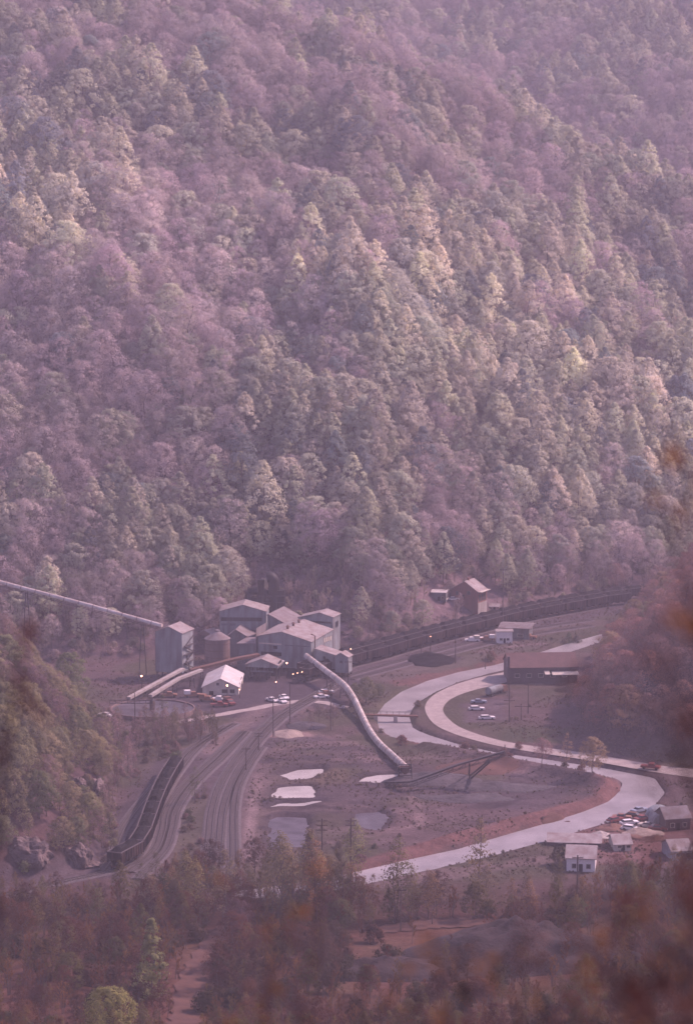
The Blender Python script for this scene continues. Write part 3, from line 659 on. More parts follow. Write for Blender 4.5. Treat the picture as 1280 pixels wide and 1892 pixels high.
# brown building at the right of the road
def ridge_x(name, label, cat, D, xL, xR, yB, yE, yT, depth, rot, wm, rm, rise, zb=0, over=.4):
    """ridge runs left-right; front eave row yE, base row yB"""
    a, b_ = P(xL, yB, D), P(xR, yB, D); c = (a+b_)/2; z = zb; W = (b_.x-a.x)/math.cos(rot); he = P(640, yE, D).z-zb
    o = thing(name, label, cat, Vector((c.x, D, z)), rot)
    mb = MB(); mb.prism([(0, -.3), (depth, -.3), (depth, he), (depth/2, he+rise), (0, he)], -W/2, W/2, 'x'); mb.build('wall', M[wm], o, fixn=True)
    mb = MB(); s_ = rise/(depth/2)
    mb.prism([(depth/2, he+rise+.03), (-over, he-s_*over+.03), (-over, he-s_*over+.2), (depth/2, he+rise+.25)], -W/2-over, W/2+over, 'x')
    mb.prism([(depth/2, he+rise+.03), (depth+over, he-s_*over+.03), (depth+over, he-s_*over+.2), (depth/2, he+rise+.25)], -W/2-over, W/2+over, 'x')
    mb.build('roof', M[rm], o, fixn=True); return o, W, he, depth
def panel(o, x0, x1, z0, z1, m='glass', name='window', y=-.08, frame=True):
    mb = MB(); mb.box(x0, x1, y, y+.12, z0, z1); w_ = mb.build(name, M[m], o)
    if frame:
        mb = MB(); t = .12; mb.box(x0-t, x1+t, y-.05, y-.002, z1, z1+t); mb.box(x0-t, x1+t, y-.05, y-.002, z0-t, z0); mb.box(x0-t, x0, y-.05, y-.002, z0, z1); mb.box(x1, x1+t, y-.05, y-.002, z0, z1); mb.build('frame', M['cream'], w_)
    return w_
o, W, he, dp = ridge_x('long_shed', 'long dark brown metal-roofed building beside the road bend', 'building', 846, 940, 1066, 1261, 1233, 1200, 15, R(4), 'brownwall', 'roofb', 3.7)
for k in range(5): panel(o, -W/2+2+k*4.2, -W/2+3.6+k*4.2, 2.2, 3.4)
panel(o, 6, 9.2, 0, 3.6, 'dark', 'door', frame=False)
mb = MB(); mb.box(-W/2-.3, -W/2-.06, 2.5, 4.6, he-.4, he+2); mb.build('sign', M['white'], o)
mb = MB(); mb.box(-W/2-.9, -W/2-.02, -.9, -.1, 0, he+4.2); mb.build('chimney', M['brownwall'], o)
for i, (u0, u1) in enumerate(((2.8, 12.2), (0.2, 2.0))):
    mb = MB(); mb.prism([(-3.2, 3.4+.2*i), (-.15, 4.1+.2*i), (-.15, 4.25+.2*i), (-3.2, 3.55+.2*i)], u0, u1, 'x'); mb.build('awning', M['cream'], o, fixn=True)
# houses on the bench
hb = hit(884, 1137, 880, 1100)
b = Bld('brick_house', 'tall red brick house with pale roof on the bank above the trains', 'house', hb.y, 834, 882, 1090, 1074.5, 8.5, R(-52)*0+R(-28), hb.z-3.5, 0, wm='brick', rm='roofm', ridge=.5, yR=1092)
b.win(850, 857, 1099, 1106, 'dark', 'opening', False); b.win(862, 867, 1092, 1098); b.win(842, 846, 1094, 1100)
for k in range(3): b.rawwin(.9+2.5*k, 2.3+2.5*k, b.he-4.3, b.he-1.8, 'right')
b.rawwin(.1, 8.4, 0, b.he-5.0, 'right', 'concrete', 'lower_wall', False)
mb = MB(); mb.box(b.w/2+.12, b.w/2+1.6, -.2, 8.7, b.he-.55, b.he-.35); mb.build('porch_roof', M['cream'], b.o)
mb = MB(); mb.box(b.rx-.4, b.rx+.4, 3, 3.8, b.ha-.5, b.ha+1.2); mb.build('chimney', M['brick'], b.o)
g = hit(808, 1112, 880, 1100)
o, W, he, dp = ridge_x('garden_shed', 'small grey shed with bright flat roof left of brick house', 'shed', g.y, 797, 823, 1112, 1095, 1085, 7, R(-10), 'siding2', 'roofw', .5, g.z-.5); panel(o, -.5, .6, .3, 2, 'dark', 'door', frame=False); panel(o, 1.2, 2, 1.2, 2)
g = hit(912, 1130, 880, 1100)
o, W, he, dp = ridge_x('lean_to_shed', 'little pink-walled shed at the right foot of the brick house', 'shed', g.y, 904, 921, 1131, 1121, 1115, 4, R(-10), 'pinkwall', 'roofm', .8, g.z-.6); panel(o, -.4, .5, .2, 1.9, 'dark', 'door', frame=False)
o, W, he, dp = ridge_x('office_trailer', 'short white office trailer between the tracks and the river', 'trailer', 921, 917, 946, 1178, 1167, 1163, 5, R(2), 'white', 'roofm', .4); panel(o, -1.8, -.8, 1.2, 2); panel(o, .8, 1.8, 1.2, 2); panel(o, -.4, .4, .2, 2, 'dark', 'door', frame=False)
o, W, he, dp = ridge_x('scale_house', 'low grey open-sided building with broad flat roof beside office trailer', 'building', 930, 926, 976, 1172, 1160, 1148, 11, R(-12), 'siding2', 'roofd', .6, over=1.2); panel(o, -3.5, -1.2, .2, 2.2, 'dark', 'door', frame=False); panel(o, 1, 3, 1, 2)
# houses at lower right
def hgz(px, py): v = hit(px, py, 480, 900); return v
for (nm, lab, xl, xr, yb, ye, dep, rot, wm, rm, rise) in (
  ('white_house', 'white cottage with pale hipped roof right of round dark bush, lower right', 1046, 1098, 1612, 1586, 10, -8, 'white', 'roofm', 2.0),
  ('long_garage', 'long low garage with pale roof at the riverbank, lower right', 1012, 1108, 1566, 1557, 9, -6, 'brownwall', 'roofm', 1.2),
  ('cottage', 'small white-walled cottage behind the white cottage, near the scrap heaps', 1134, 1166, 1574, 1560, 8, 5, 'cream', 'roofm', 1.6),
  ('cottage', 'bluish cottage at the right edge of the picture below the river', 1240, 1278, 1590, 1572, 9, 10, 'blue', 'roofm', 1.8),
  ('barn', 'dull brown barn at right edge above the bluish cottage', 1228, 1275, 1535, 1512, 8, 12, 'brownwall', 'roofd', 2.2)):
    g = hgz((xl+xr)/2, yb); o, W, he, dp = ridge_x(nm, lab, 'house' if 'cottage' in lab else 'building', g.y, xl, xr, yb, ye, 0, dep, R(rot), wm, rm, rise, g.z-.1)
    panel(o, -W*.3, -W*.3+1, 1, min(2.1, he-.3)); panel(o, W*.2, W*.2+1, 1, min(2.1, he-.3)); panel(o, -.5, .5, 0, min(2.1, he-.2), 'dark', 'door', frame=False)
g = hgz(1228, 1528); o = thing('quonset_hut', 'grey arched hut behind the scrap heaps at right', 'hut', g, R(5)); mb = MB(); mb.prism([(3.6*math.cos(a), 3.6*math.sin(a)) for a in np.linspace(0, math.pi, 14)], 0, 10, 'y'); mb.build('shell', M['siding'], o, fixn=True); mb = MB(); mb.box(-1, 1, -.1, -.02, 0, 2.4); mb.build('door', M['dark'], o)
# ------------------------------------------------------------ conveyors
def conveyor(name, label, pts, w, h, m, bents=14, arch=True, flat=False, frame_m='steel', ground=True, group=None):
    pts = [Vector(p) for p in pts]; base = Vector((pts[0].x, pts[0].y, hz(pts[0].x, pts[0].y))); o = thing(name, label, 'conveyor', base, group=group)
    rs = resample(pts, 2.0)+[pts[-1]]; n = len(rs)
    prof = [(w/2*math.cos(a), h*math.sin(a)) for a in np.linspace(0, math.pi, 8)] if arch else [(w/2, 0), (w/2, h), (-w/2, h), (-w/2, 0)]
    vs = []; k = len(prof)
    for i, p in enumerate(rs):
        t = rs[min(i+1, n-1)]-rs[max(i-1, 0)]; t.z = 0; t.normalize(); nn = Vector((-t.y, t.x, 0))
        for a, z in prof: vs.append(p-base+nn*a+Vector((0, 0, z)))
    fs = [(i*k+j, i*k+(j+1) % k, (i+1)*k+(j+1) % k, (i+1)*k+j) for i in range(n-1) for j in range(k)]+[tuple(range(k)), tuple((n-1)*k+j for j in range(k-1, -1, -1))]
    mb = MB(); mb.add(vs, fs); mb.build('cover' if arch else 'deck', M[m], o, fixn=True)
    mb = MB()
    for s in (-w/2, w/2):
        lo = [x-base+Vector((0, 0, -1.1)) for x in offs([Vector(v) for v in rs], s)]; hi = [x+Vector((0, 0, 1.05)) for x in lo]
        for i in range(n-1): mb.beam(lo[i], lo[i+1], .14); mb.beam(lo[i], hi[i+1] if i % 2 else hi[i], .1)
    mb.build('truss', M[frame_m], o)
    if arch:
        mb = MB()
        for i in range(2, n-1, 3):
            t = rs[i+1]-rs[i]; t.z = 0; t.normalize(); nn = Vector((-t.y, t.x, 0)); pr = [rs[i]-base+nn*(a*1.05)+Vector((0, 0, z*1.05)) for a, z in prof]
            mb.add([p-t*.12 for p in pr]+[p+t*.12 for p in pr], [(j, j+1, k+j+1, k+j) for j in range(k-1)])
        mb.build('panel_seams', M['rust'], o)
    L = sum((b_-a).length for a, b_ in zip(rs, rs[1:])); s = bents/2
    while s < L:
        p, t = along(rs, s); gz = hz(p.x, p.y)
        if p.z-1.2-gz > 1 and ground:
            nn = Vector((-t.y, t.x, 0)).normalized(); mb = MB(); tp = p-base+Vector((0, 0, -1.1)); hgt = p.z-1.1-gz+.5
            for sg in (-1, 1): mb.beam(tp+nn*(sg*w*.4), tp+nn*(sg*(w*.4+hgt*.12))-Vector((0, 0, hgt)), .3)
            for f in (.35, .7): mb.beam(tp+nn*(w*.4+hgt*f*.12)-Vector((0, 0, hgt*f)), tp-nn*(w*.4+hgt*f*.12)-Vector((0, 0, hgt*f)), .18)
            mb.build('support', M[frame_m], o)
        s += bents
    return o
a = P(300, 1158, 858); zb_ = 0
pA = P(-260, 1010, 905); pB = P(15, 1081, 882)
conveyor('overland_conveyor', 'long straight pale covered conveyor running in from upper left to bin', [pA, pB, P(160, 1119, 870), a], 1.6, 1.1, 'cover', 48)
conveyor('covered_conveyor', 'white covered conveyor curving down from the washery to refuse stacker', spline([P(566,1214,862), P(596,1237,846), P(634,1266,822), P(652,1289,805), P(666,1318,788), P(682,1350,766), P(700,1375,748), P(727,1400,728), P(752,1423,712)], 5), 2.1, 1.5, 'cover', 17)
conveyor('dark_conveyor', 'dark inclined conveyor between the bin and the main washery', [P(352,1241,850), P(440,1219,858), P(478,1212,862)], 2.4, .9, 'rust', 9, arch=False)
conveyor('slope_conveyor', 'upper pale inclined conveyor dropping left below the bin', [P(338,1238,846), P(238,1292,812)], 1.6, .8, 'concrete', 10, arch=False)
conveyor('slope_conveyor', 'lower pale inclined conveyor dropping left below the bin', [P(372,1240,842), P(330,1256,832), P(278,1288,815)], 1.6, .8, 'concrete', 10, arch=False)
o = conveyor('refuse_stacker', 'dark lattice stacker boom rising to the right over the refuse pile', [G(716,1447,1.0), G(756,1446,3.0), P(840,1416,695), P(932,1390,693)], 1.5, .5, 'steel', 200, arch=False, ground=False)
bp = o.location; mb = MB(); top = P(905,1399,694)-bp
for s in (-1.2, 1.2): mb.beam(top+Vector((0, s, -1)), G(866,1440)-bp+Vector((0, s*1.6, .3)), .4); mb.beam(top+Vector((-6, s, -1.6)), G(866,1440)-bp+Vector((0, s*1.6, .3)), .3)
mb.build('leg', M['steel'], o)
mb = MB(); mb.beam(G(866,1440)-bp+Vector((0, -2.4, .3)), G(866,1440)-bp+Vector((0, 2.4, .3)), .5); mb.build('axle', M['steel'], o)
o = thing('transfer_hopper', 'small steel transfer frame where the white conveyor meets the stacker', 'transfer station', G(748,1445)); mb = MB()
for x in (-2, 2):
    for y in (-2, 2): mb.beam((x, y, -.2), (x*.9, y*.9, 5), .25)
for z in (2.5, 4.8): mb.beam((-2, -2, z), (2, -2, z), .2); mb.beam((-2, 2, z), (2, 2, z), .2); mb.beam((-2, -2, z), (-2, 2, z), .2); mb.beam((2, -2, z), (2, 2, z), .2)
mb.build('frame', M['steel'], o); mb = MB(); mb.add([(-1.6,-1.6,4.6),(1.6,-1.6,4.6),(1.6,1.6,4.6),(-1.6,1.6,4.6),(-.4,-.4,2.4),(.4,-.4,2.4),(.4,.4,2.4),(-.4,.4,2.4)], [(0,1,5,4),(1,2,6,5),(2,3,7,6),(3,0,4,7),(4,5,6,7)]); mb.build('chute', M['rust'], o)
# ------------------------------------------------------------ thickener, footbridge, piles
c = G(282, 1316); o = thing('thickener_tank', 'wide low round settling tank with pale water left of workshop', 'tank', c); mb = MB()
Rr_ = 14.2; mb.lathe([(Rr_-.5, 1.6), (Rr_-.5, 2.6), (Rr_, 2.6), (Rr_, -.2)], 48); o2 = mb
me_ = mb; mb2 = MB(); n = 48; vs = []; fs = []
for r, z in ((Rr_, -.2), (Rr_, 1.5), (Rr_-.4, 1.5), (Rr_-.4, .7)):
    for k in range(n): a_ = 2*math.pi*k/n; vs.append((r*math.cos(a_), r*math.sin(a_), z))
for i in range(3):
    for k in range(n): fs.append((i*n+k, i*n+(k+1) % n, (i+1)*n+(k+1) % n, (i+1)*n+k))
mb2.add(vs, fs); mb2.build('rim_wall', M['silo'], o, fixn=True)
mb = MB(); mb.add([((Rr_-.5)*math.cos(2*math.pi*k/n), (Rr_-.5)*math.sin(2*math.pi*k/n), 1.0) for k in range(n)], [tuple(range(n))]); mb.build('water', M['pondd'], o)
mb = MB(); mb.box(-Rr_, 0, -.5, .5, 3.0, 3.15)
for s in (-.5, .5):
    mb.beam((-Rr_, s, 4.1), (0, s, 4.1), .1)
    for k in range(8): mb.beam((-Rr_+k*2, s, 3.1), (-Rr_+k*2, s, 4.1), .08)
mb.build('walkway', M['steel'], o); mb = MB(); mb.lathe([(.9, 1), (.9, 3.6), (.4, 4.6)], 12); mb.build('drive_head', M['steel'], o)
A, B = G(668,1319,1.4), G(772,1322,1.0); o = thing('footbridge', 'thin dark footbridge crossing the river below the wide bend', 'bridge', A); d = B-A; mb = MB()
t_ = Vector((-d.y, d.x, 0)).normalized()*.8
mb.add([t_, -t_, d-t_, d+t_, t_-Vector((0,0,.5)), -t_-Vector((0,0,.5)), d-t_-Vector((0,0,.5)), d+t_-Vector((0,0,.5))], [(0,1,2,3),(7,6,5,4),(0,4,5,1),(1,5,6,2),(2,6,7,3),(3,7,4,0)]); mb.build('deck', M['rust'], o)
mb = MB()
for s in (-1, 1): mb.beam(t_*s+Vector((0,0,1)), d+t_*s+Vector((0,0,1)), .09); [mb.beam(d*(k/9)+t_*s, d*(k/9)+t_*s+Vector((0,0,1)), .08) for k in range(10)]
mb.build('railing', M['steel'], o)
for k in (.25, .6): mb = MB(); p = d*k; mb.box(p.x-.6, p.x+.6, p.y-1, p.y+1, -4.6, -.55); mb.build('pier', M['concrete'], o)
def pile(label, px, py, rx_, ry_, h, m, name='coal_pile', z=None, n=28, rough=.25, seed=1, group=None, yr=(480, 1080)):
    c = hit(px, py, *yr); N = 22; vs = []; fs = []
    for i in range(N+1):
        for j in range(n):
            a_ = 2*math.pi*j/n; r = i/N; nn = mnoise.noise(Vector((math.cos(a_)*1.5+seed, math.sin(a_)*1.5, r*2)))
            x = math.cos(a_)*r*rx_*(1+.3*nn); y = math.sin(a_)*r*ry_*(1+.3*nn)
            zz = h*(1-r)**.9*(1+rough*1.5*mnoise.noise(Vector((x*.25+seed*3, y*.25, 0))))+rough*h*.3*mnoise.noise(Vector((x, y, seed)))*(1-r)
            gz = hz(c.x+x, c.y+y) if i > 0 else c.z
            vs.append((x, y, max(gz-c.z, -3)+zz-(.3 if i == N else 0)))
    for i in range(N):
        for j in range(n): fs.append((i*n+j, i*n+(j+1) % n, (i+1)*n+(j+1) % n, (i+1)*n+j))
    mb = MB(); mb.add(vs, fs); o = mb.build(name, M[m], fixn=True, smooth=True); o.location = c; tag(o, label, 'pile', group); return o
pile('dark coal heap between the tracks and the river, right of plant', 793, 1220, 9, 13, 2.6, 'coal', seed=2)
pile('dark refuse heap at the foot of the white conveyor', 740, 1447, 6, 4, 2.0, 'refuse', 'refuse_pile', seed=3)
pile('long dark refuse heap under the stacker boom', 800, 1442, 14, 9, 2.4, 'refuse', 'refuse_pile', seed=4)
pile('flat dark refuse heap right of the stacker leg', 925, 1456, 17, 6, 1.4, 'refuse', 'refuse_pile', seed=5)
pile('low dark refuse ridge in the middle of the refuse flat', 860, 1478, 15, 5, 1.2, 'refuse', 'refuse_pile', seed=6)
pile('reddish spoil mound under the stacker boom tip', 880, 1420, 12, 9, 1.5, 'path', 'spoil_mound', seed=7)
pile('pale sand mound in the yard between tracks and white conveyor', 533, 1358, 5.3, 6, 1.6, 'sand', 'sand_pile', seed=8)
pile('small dark heap between the loading tracks and the ponds', 565, 1343, 7, 6, 1.4, 'refuse', 'refuse_pile', seed=9)
pile('big dark spoil heap near the bottom right of the picture', 960, 1770, 24, 20, 9, 'spoil', 'spoil_heap', seed=10, yr=(440, 620))
pile('long dark bank left of the big spoil heap, bottom edge', 720, 1800, 22, 10, 4, 'spoil', 'spoil_heap', seed=12, yr=(440, 620))
for k, (px, py, a_, m_) in enumerate(((1130,1532,5,'rust'),(1185,1540,6,'sand'),(1160,1548,4,'rust'),(1215,1508,5,'rust'),(1110,1545,4,'concrete'),(1205,1552,4,'path'))):
    pile(['rusty scrap heap left of the junked cars','pale rubble heap in front of the junked cars','small rusty scrap heap in front of the junked cars','rusty scrap heap behind the junked cars, right','grey rubble heap left of the rusty scrap','red dirt heap near the bluish cottage'][k], px, py, a_, a_*.7, 1.2, m_, 'scrap_heap', seed=20+k, rough=.9)
pile('red dirt bank along the river near the scrap heaps', 1050, 1532, 8, 5, 2.0, 'path', 'dirt_bank', seed=11)
# rock outcrops on the left spur
def rock(label, px, py, s, seed, sz=(1, .8, 1.1)):
    c = hit(px, py, 540, 900); import bmesh
    b_ = bmesh.new(); bmesh.ops.create_icosphere(b_, subdivisions=4, radius=1)
    for v in b_.verts:
        n_ = mnoise.fractal(v.co*1.6+Vector((seed*5, 0, 0)), 1, 2, 4); r = 1+.35*n_; st = round(v.co.z*4)/4
        v.co = Vector((v.co.x*r*sz[0], v.co.y*r*sz[1], (v.co.z*.5+st*.5)*r*sz[2]))*s
    me = bpy.data.meshes.new('rock_outcrop'); b_.to_mesh(me); b_.free(); me.materials.append(M['rock']); o = bpy.data.objects.new('rock_outcrop', me); C.objects.link(o); o.location = c; return tag(o, label, 'rock', 'rock outcrops at the foot of the left spur')
rock('pale pinkish rock face at the far lower left of the wooded spur', 52, 1588, 4.6, 1, (1.2, .8, .9)); rock('pale rock face between the left rock and the short train', 145, 1590, 3.8, 2, (.9, .8, 1))
rock('rounded brownish rock just left of the short train end', 165, 1604, 2.6, 3, (1.2, .8, .5)); rock('steep pinkish eroded rock slab up the spur above the train', 180, 1462, 3.6, 4, (.6, 1.5, .9)); rock('small pale rock on the wooded spur, left of the train', 145, 1452, 2.2, 5)
# ------------------------------------------------------------ vehicles
def sedan(m, label, loc, rz, group, wagon=False):
    o = thing('parked_car', label, 'car', loc, rz, group); mb = MB()
    pr = [(-2.6,.35),(2.6,.35),(2.68,.62),(2.6,.86),(1.2,.98),(-1.75,.98),(-2.6,.92),(-2.7,.65)]
    mb.prism(pr, -.95, .95, 'y'); mb.build('body', M[m], o, fixn=True)
    rr = -2.35 if wagon else -1.45
    mb = MB(); a = [(rr, .981), (1.1, .981), (.45, 1.42), (rr+.5, 1.42)]
    vs = [(x, -.86 if z < 1 else -.7, z) for x, z in a]+[(x, .86 if z < 1 else .7, z) for x, z in a]
    mb.add(vs, [(0,1,2,3),(7,6,5,4),(0,4,5,1),(1,5,6,2),(3,2,6,7),(0,3,7,4)]); mb.build('window', M['glass'], o, fixn=True)
    mb = MB(); mb.box(rr+.5, .45, -.7, .7, 1.425, 1.47); mb.build('roof', M[m], o)
    for x in (-1.65, 1.6):
        for y in (-.88, .88): mb = MB(); mb.tube([(x, y-.11, .34), (x, y+.11, .34)], .34, n=12); mb.build('wheel', M['tyre'], o)
    for x in (-2.74, 2.72): mb = MB(); mb.box(x-.06, x+.06, -.93, .93, .42, .56); mb.build('bumper', M['chrome'], o)
    return o
def pickup(m, label, loc, rz, group, box=None, name='pickup_truck'):
    o = thing(name, label, 'truck', loc, rz, group); mb = MB(); mb.prism([(-2.9,.55),(2.9,.55),(2.9,1.1),(1.5,1.25),(1.5,1.2),(-2.9,1.2)], -1, 1, 'y'); mb.build('body', M[m], o, fixn=True)
    mb = MB(); mb.prism([(-.6,1.21),(1.5,1.26),(1.0,1.95),(-.5,1.95)], -.92, .92, 'y'); mb.build('cab', M[m], o, fixn=True)
    mb = MB(); mb.prism([(1.05,1.35),(1.54,1.3),(1.1,1.85)], -.8, .8, 'y'); mb.build('windscreen', M['glass'], o, fixn=True)
    if box: mb = MB(); mb.box(-2.85, -.75, -1.02, 1.02, 1.22, 2.5); mb.build('box_body', M[box], o)
    for x in (-1.9, 1.9):
        for y in (-.95, .95): mb = MB(); mb.tube([(x, y-.14, .42), (x, y+.14, .42)], .42, n=12); mb.build('wheel', M['tyre'], o)
    return o
gy = 'cars parked in the plant yard'
sedan('white', 'white sedan parked alone in the yard, left of the pair', G(503, 1296), R(-50), gy); sedan('white', 'rear white sedan of the pair in the yard', G(525, 1291), R(-65), gy); sedan('white', 'front white sedan of the pair in the yard', G(521, 1298), R(-65), gy)
sedan('white', 'white sedan nearest the white conveyor legs in the yard', G(594, 1290), R(25), gy); sedan('white', 'white sedan parked behind the one near the conveyor legs', G(603, 1281), R(15), gy, True); pickup('orange', 'orange pickup between the two white cars near conveyor legs', G(601, 1286), R(30), gy)
gl_ = 'cars parked on the lot inside the road bend'
sedan('white', 'long pale car parked inside the road bend, farther from the camera', G(880, 1312), R(3), gl_, True); sedan('white', 'long white and rust car inside the road bend, nearer the camera', G(899, 1329), R(8), gl_, True)
sedan('blue', 'faint blue-grey car behind the long pale car', G(884, 1299), R(3), gl_)
sedan('white', 'white car parked between the shed and the brick house', hit(837, 1112, 880, 1100), R(10), 'cars beside the brick house'); sedan('cream', 'pale car half hidden behind the grey shed near brick house', hit(822, 1111, 880, 1100), R(70), 'cars beside the brick house')
ge = 'trucks along the tracks at upper right'
pickup('orange', 'orange truck with white box nearest the office trailer', G(900, 1184), R(175), ge, 'white'); pickup('white', 'white pickup left of the orange truck by the tracks', G(881, 1183), R(185), ge); pickup('white', 'white boxed pickup farthest left by the upper tracks', G(872, 1186), R(180), ge, 'cream'); pickup('orange', 'orange pickup right of the grey scale building', G(977, 1180), R(160), ge)
gw = 'trucks and machines beside the workshop'
pickup('orange', 'orange truck with white top left of the workshop', G(356, 1288), R(10), gw, 'white'); pickup('orange', 'orange pickup far left of workshop, near the slope conveyors', G(312, 1288), R(0), gw); pickup('orange', 'orange boxed truck in front of workshop door', G(384, 1296), R(-20), gw, 'orange'); pickup('white', 'white pickup in front of the workshop windows', G(403, 1296), R(-10), gw); pickup('red', 'dull red pickup in the yard below the workshop', G(405, 1306), R(5), gw); sedan('white', 'small white car left of the round tank', G(195, 1324), R(150), gw); pickup('red', 'dark red boxed truck right of workshop front', G(424, 1302), R(-60), gw, 'rust')
pickup('red', 'orange-red pickup driving on the road at right', G(1201, 1422)+Vector((0, 0, .15)), R(-20), 'vehicles on the road')
o = thing('tank_truck', 'grey cylindrical tank truck parked beside the long brown building', 'truck', G(914, 1284), R(50)); mb = MB(); mb.tube([(-4,0,2),(3.2,0,2)], 1.35, n=18); mb.build('tank', M['siding'], o, smooth=False)
mb = MB(); mb.box(-4, 5.6, -.5, .5, .75, 1.0); mb.build('chassis', M['steel'], o); mb = MB(); mb.prism([(3.5,.7),(5.8,.7),(5.8,1.8),(5.3,2.9),(3.5,2.9)], -1.15, 1.15, 'y'); mb.build('cab', M['rust'], o, fixn=True)
for x in (-3, -1.9, 4.6):
    for y in (-1, 1): mb = MB(); mb.tube([(x, y-.2, .5), (x, y+.2, .5)], .5, n=12); mb.build('wheel', M['tyre'], o)
# scrap heaps lower right
cols = ['red', 'orange', 'white', 'rust', 'red', 'cream', 'blue', 'red', 'white', 'orange']
wh = ['leftmost of the lot', 'beside the dirt bank', 'in the middle of the row', 'behind the middle of the row', 'left of the arched hut', 'below the arched hut', 'near the river edge', 'nearest the brown barn', 'at the front of the lot', 'at the back of the lot']
names_c = dict(red='red', orange='orange', white='white', rust='rusty brown', cream='cream', blue='pale blue')
for k, (px, py) in enumerate(((1136,1520),(1148,1514),(1162,1524),(1172,1512),(1186,1518),(1196,1530),(1180,1502),(1214,1534),(1165,1536),(1150,1503))):
    g = hgz(px, py); sedan(cols[k], names_c[cols[k]]+' junked car '+wh[k]+' at lower right', g, R(rnd.uniform(-40, 40)), 'junked cars near the river bend', rnd.random() < .5)
# ------------------------------------------------------------ poles and lamps
def pole(label, px, pyb, pyt, arms=(0,), Y=None, w=.16, aw=1.3, name='utility_pole', rz=0):
    g = hit(px, pyb, 430, 1300) if Y is None else Vector((P(px, pyb, Y).x, Y, P(px, pyb, Y).z)); t_ = P(px, pyt, g.y).z-g.z
    o = thing(name, label, 'pole', g, rz, 'utility poles around the valley'); mb = MB(); mb.tube([(0,0,-.5),(0,0,t_)], w*1.25, w*.8, n=8); mb.build('mast', M['pole'], o)
    for k, a in enumerate(arms): mb = MB(); mb.box(-aw, aw, -.22, -.1, t_-.7-a, t_-.5-a); [mb.box(s*aw*f-.05, s*aw*f+.05, -.21, -.11, t_-.49-a, t_-.3-a) for s in (-1, 1) for f in (.55, .95)]; mb.build('crossarm', M['pole'], o)
    return o
pole('tall bare pole between the bin and the tall plant block', 378, 1190, 1105, ()); pole('tall pole behind the screening house', 587, 1165, 1082, ())
pole('pole crossing the left end of the overland conveyor', 176, 1160, 1085, (0,)); pole('pole behind the middle of the overland conveyor', 275, 1150, 1096, (0,)); pole('pole below the overland conveyor near the bin', 236, 1190, 1150, (0,))
pole('yard pole left of the two long tracks', 455, 1425, 1380, (0,)); pole('short yard pole just below the pale gravel', 478, 1388, 1352, (.0, .8)); pole('yard pole in front of the parked white cars', 505, 1362, 1288, (0,)); pole('yard pole behind the pale sand mound', 536, 1340, 1262, ())
pole('pole under the start of the white conveyor', 611, 1350, 1262, ()); pole('tall pole with crossarms in front of the settling ponds', 595, 1650, 1512, (0, 1.2, 2.4), w=.22); pole('second tall pole right of the settling ponds', 648, 1660, 1512, (0, 1.2), w=.22)
pole('near pole in front of the white cottage, lower right', 1065, 1700, 1580, (0,), w=.22); pole('left pole of the row in front of long brown building', 940, 1336, 1255, (6.5,), aw=1.8); pole('second pole of the row in front of long brown building', 962, 1332, 1300, (.3,), aw=2.2)
pole('thin pole right of the substation poles', 975, 1320, 1262, (0,)); pole('pole between trains and river, right of coal heap', 841, 1226, 1135, (0,)); pole('pole between trains and river, left of coal heap', 778, 1218, 1160, (0,)); pole('lit pole by the trains above the coal heap', 795, 1212, 1172, ()); pole('tall pole right of the brick house', 928, 1160, 1050, (0, 6), w=.2)
pole('pole at the roadside right of the stacker tip', 932, 1398, 1376, ()); pole('thin roadside pole beside the river bend upstream', 896, 1246, 1212, ()); pole('pole among the trees in the bottom middle', 740, 1722, 1640, (0,)); pole('pole on the bank above the trains, below brick house', 872, 1160, 1126, (0,))
pole('tall thin pole between workshop and the round tank', 250, 1335, 1280, ()); pole('pole in front of the transfer tower', 643, 1262, 1220, (0,))
def lamp(label, px, py, pyb, r=.28):
    g = G(px, pyb); t_ = P(px, py, g.y).z; o = thing('yard_lamp', label, 'lamp', g, 0, 'lit lamps around the plant'); mb = MB(); mb.tube([(0,.3,0),(0,.3,t_-.1)], .09); mb.box(-.06, .06, -.3, .3, t_+.25, t_+.32); mb.build('mast', M['pole'], o)
    import bmesh
    b_ = bmesh.new(); bmesh.ops.create_icosphere(b_, subdivisions=2, radius=r*.72); me = bpy.data.meshes.new('bulb'); b_.to_mesh(me); b_.free(); me.materials.append(M['lamp']); k = bpy.data.objects.new('bulb', me); C.objects.link(k); k.parent = o; k.location = (0, -.05, t_)
lamp('lit lamp at the far left below the bin', 262, 1249, 1275, .42); lamp('lit lamp on the front wall corner of the main washery', 530, 1225, 1254, .36); lamp('lit lamp before the workshop gable', 420, 1266.5, 1294, .42); lamp('lit lamp under the loading shed', 510, 1260, 1272, .26)
lamp('left lamp of the three under the washery', 541.5, 1245.5, 1262, .2); lamp('middle lamp of the three under the washery', 549.5, 1243.5, 1262, .2); lamp('right lamp of the three under the washery', 558, 1241.5, 1262, .2); lamp('small lit lamp right of the workshop', 443, 1274, 1290, .2); lamp('lit lamp beside the long hopper trains', 795, 1176, 1206, .3)
lamp('faint lit lamp right of the transfer tower', 648, 1199, 1236, .2)
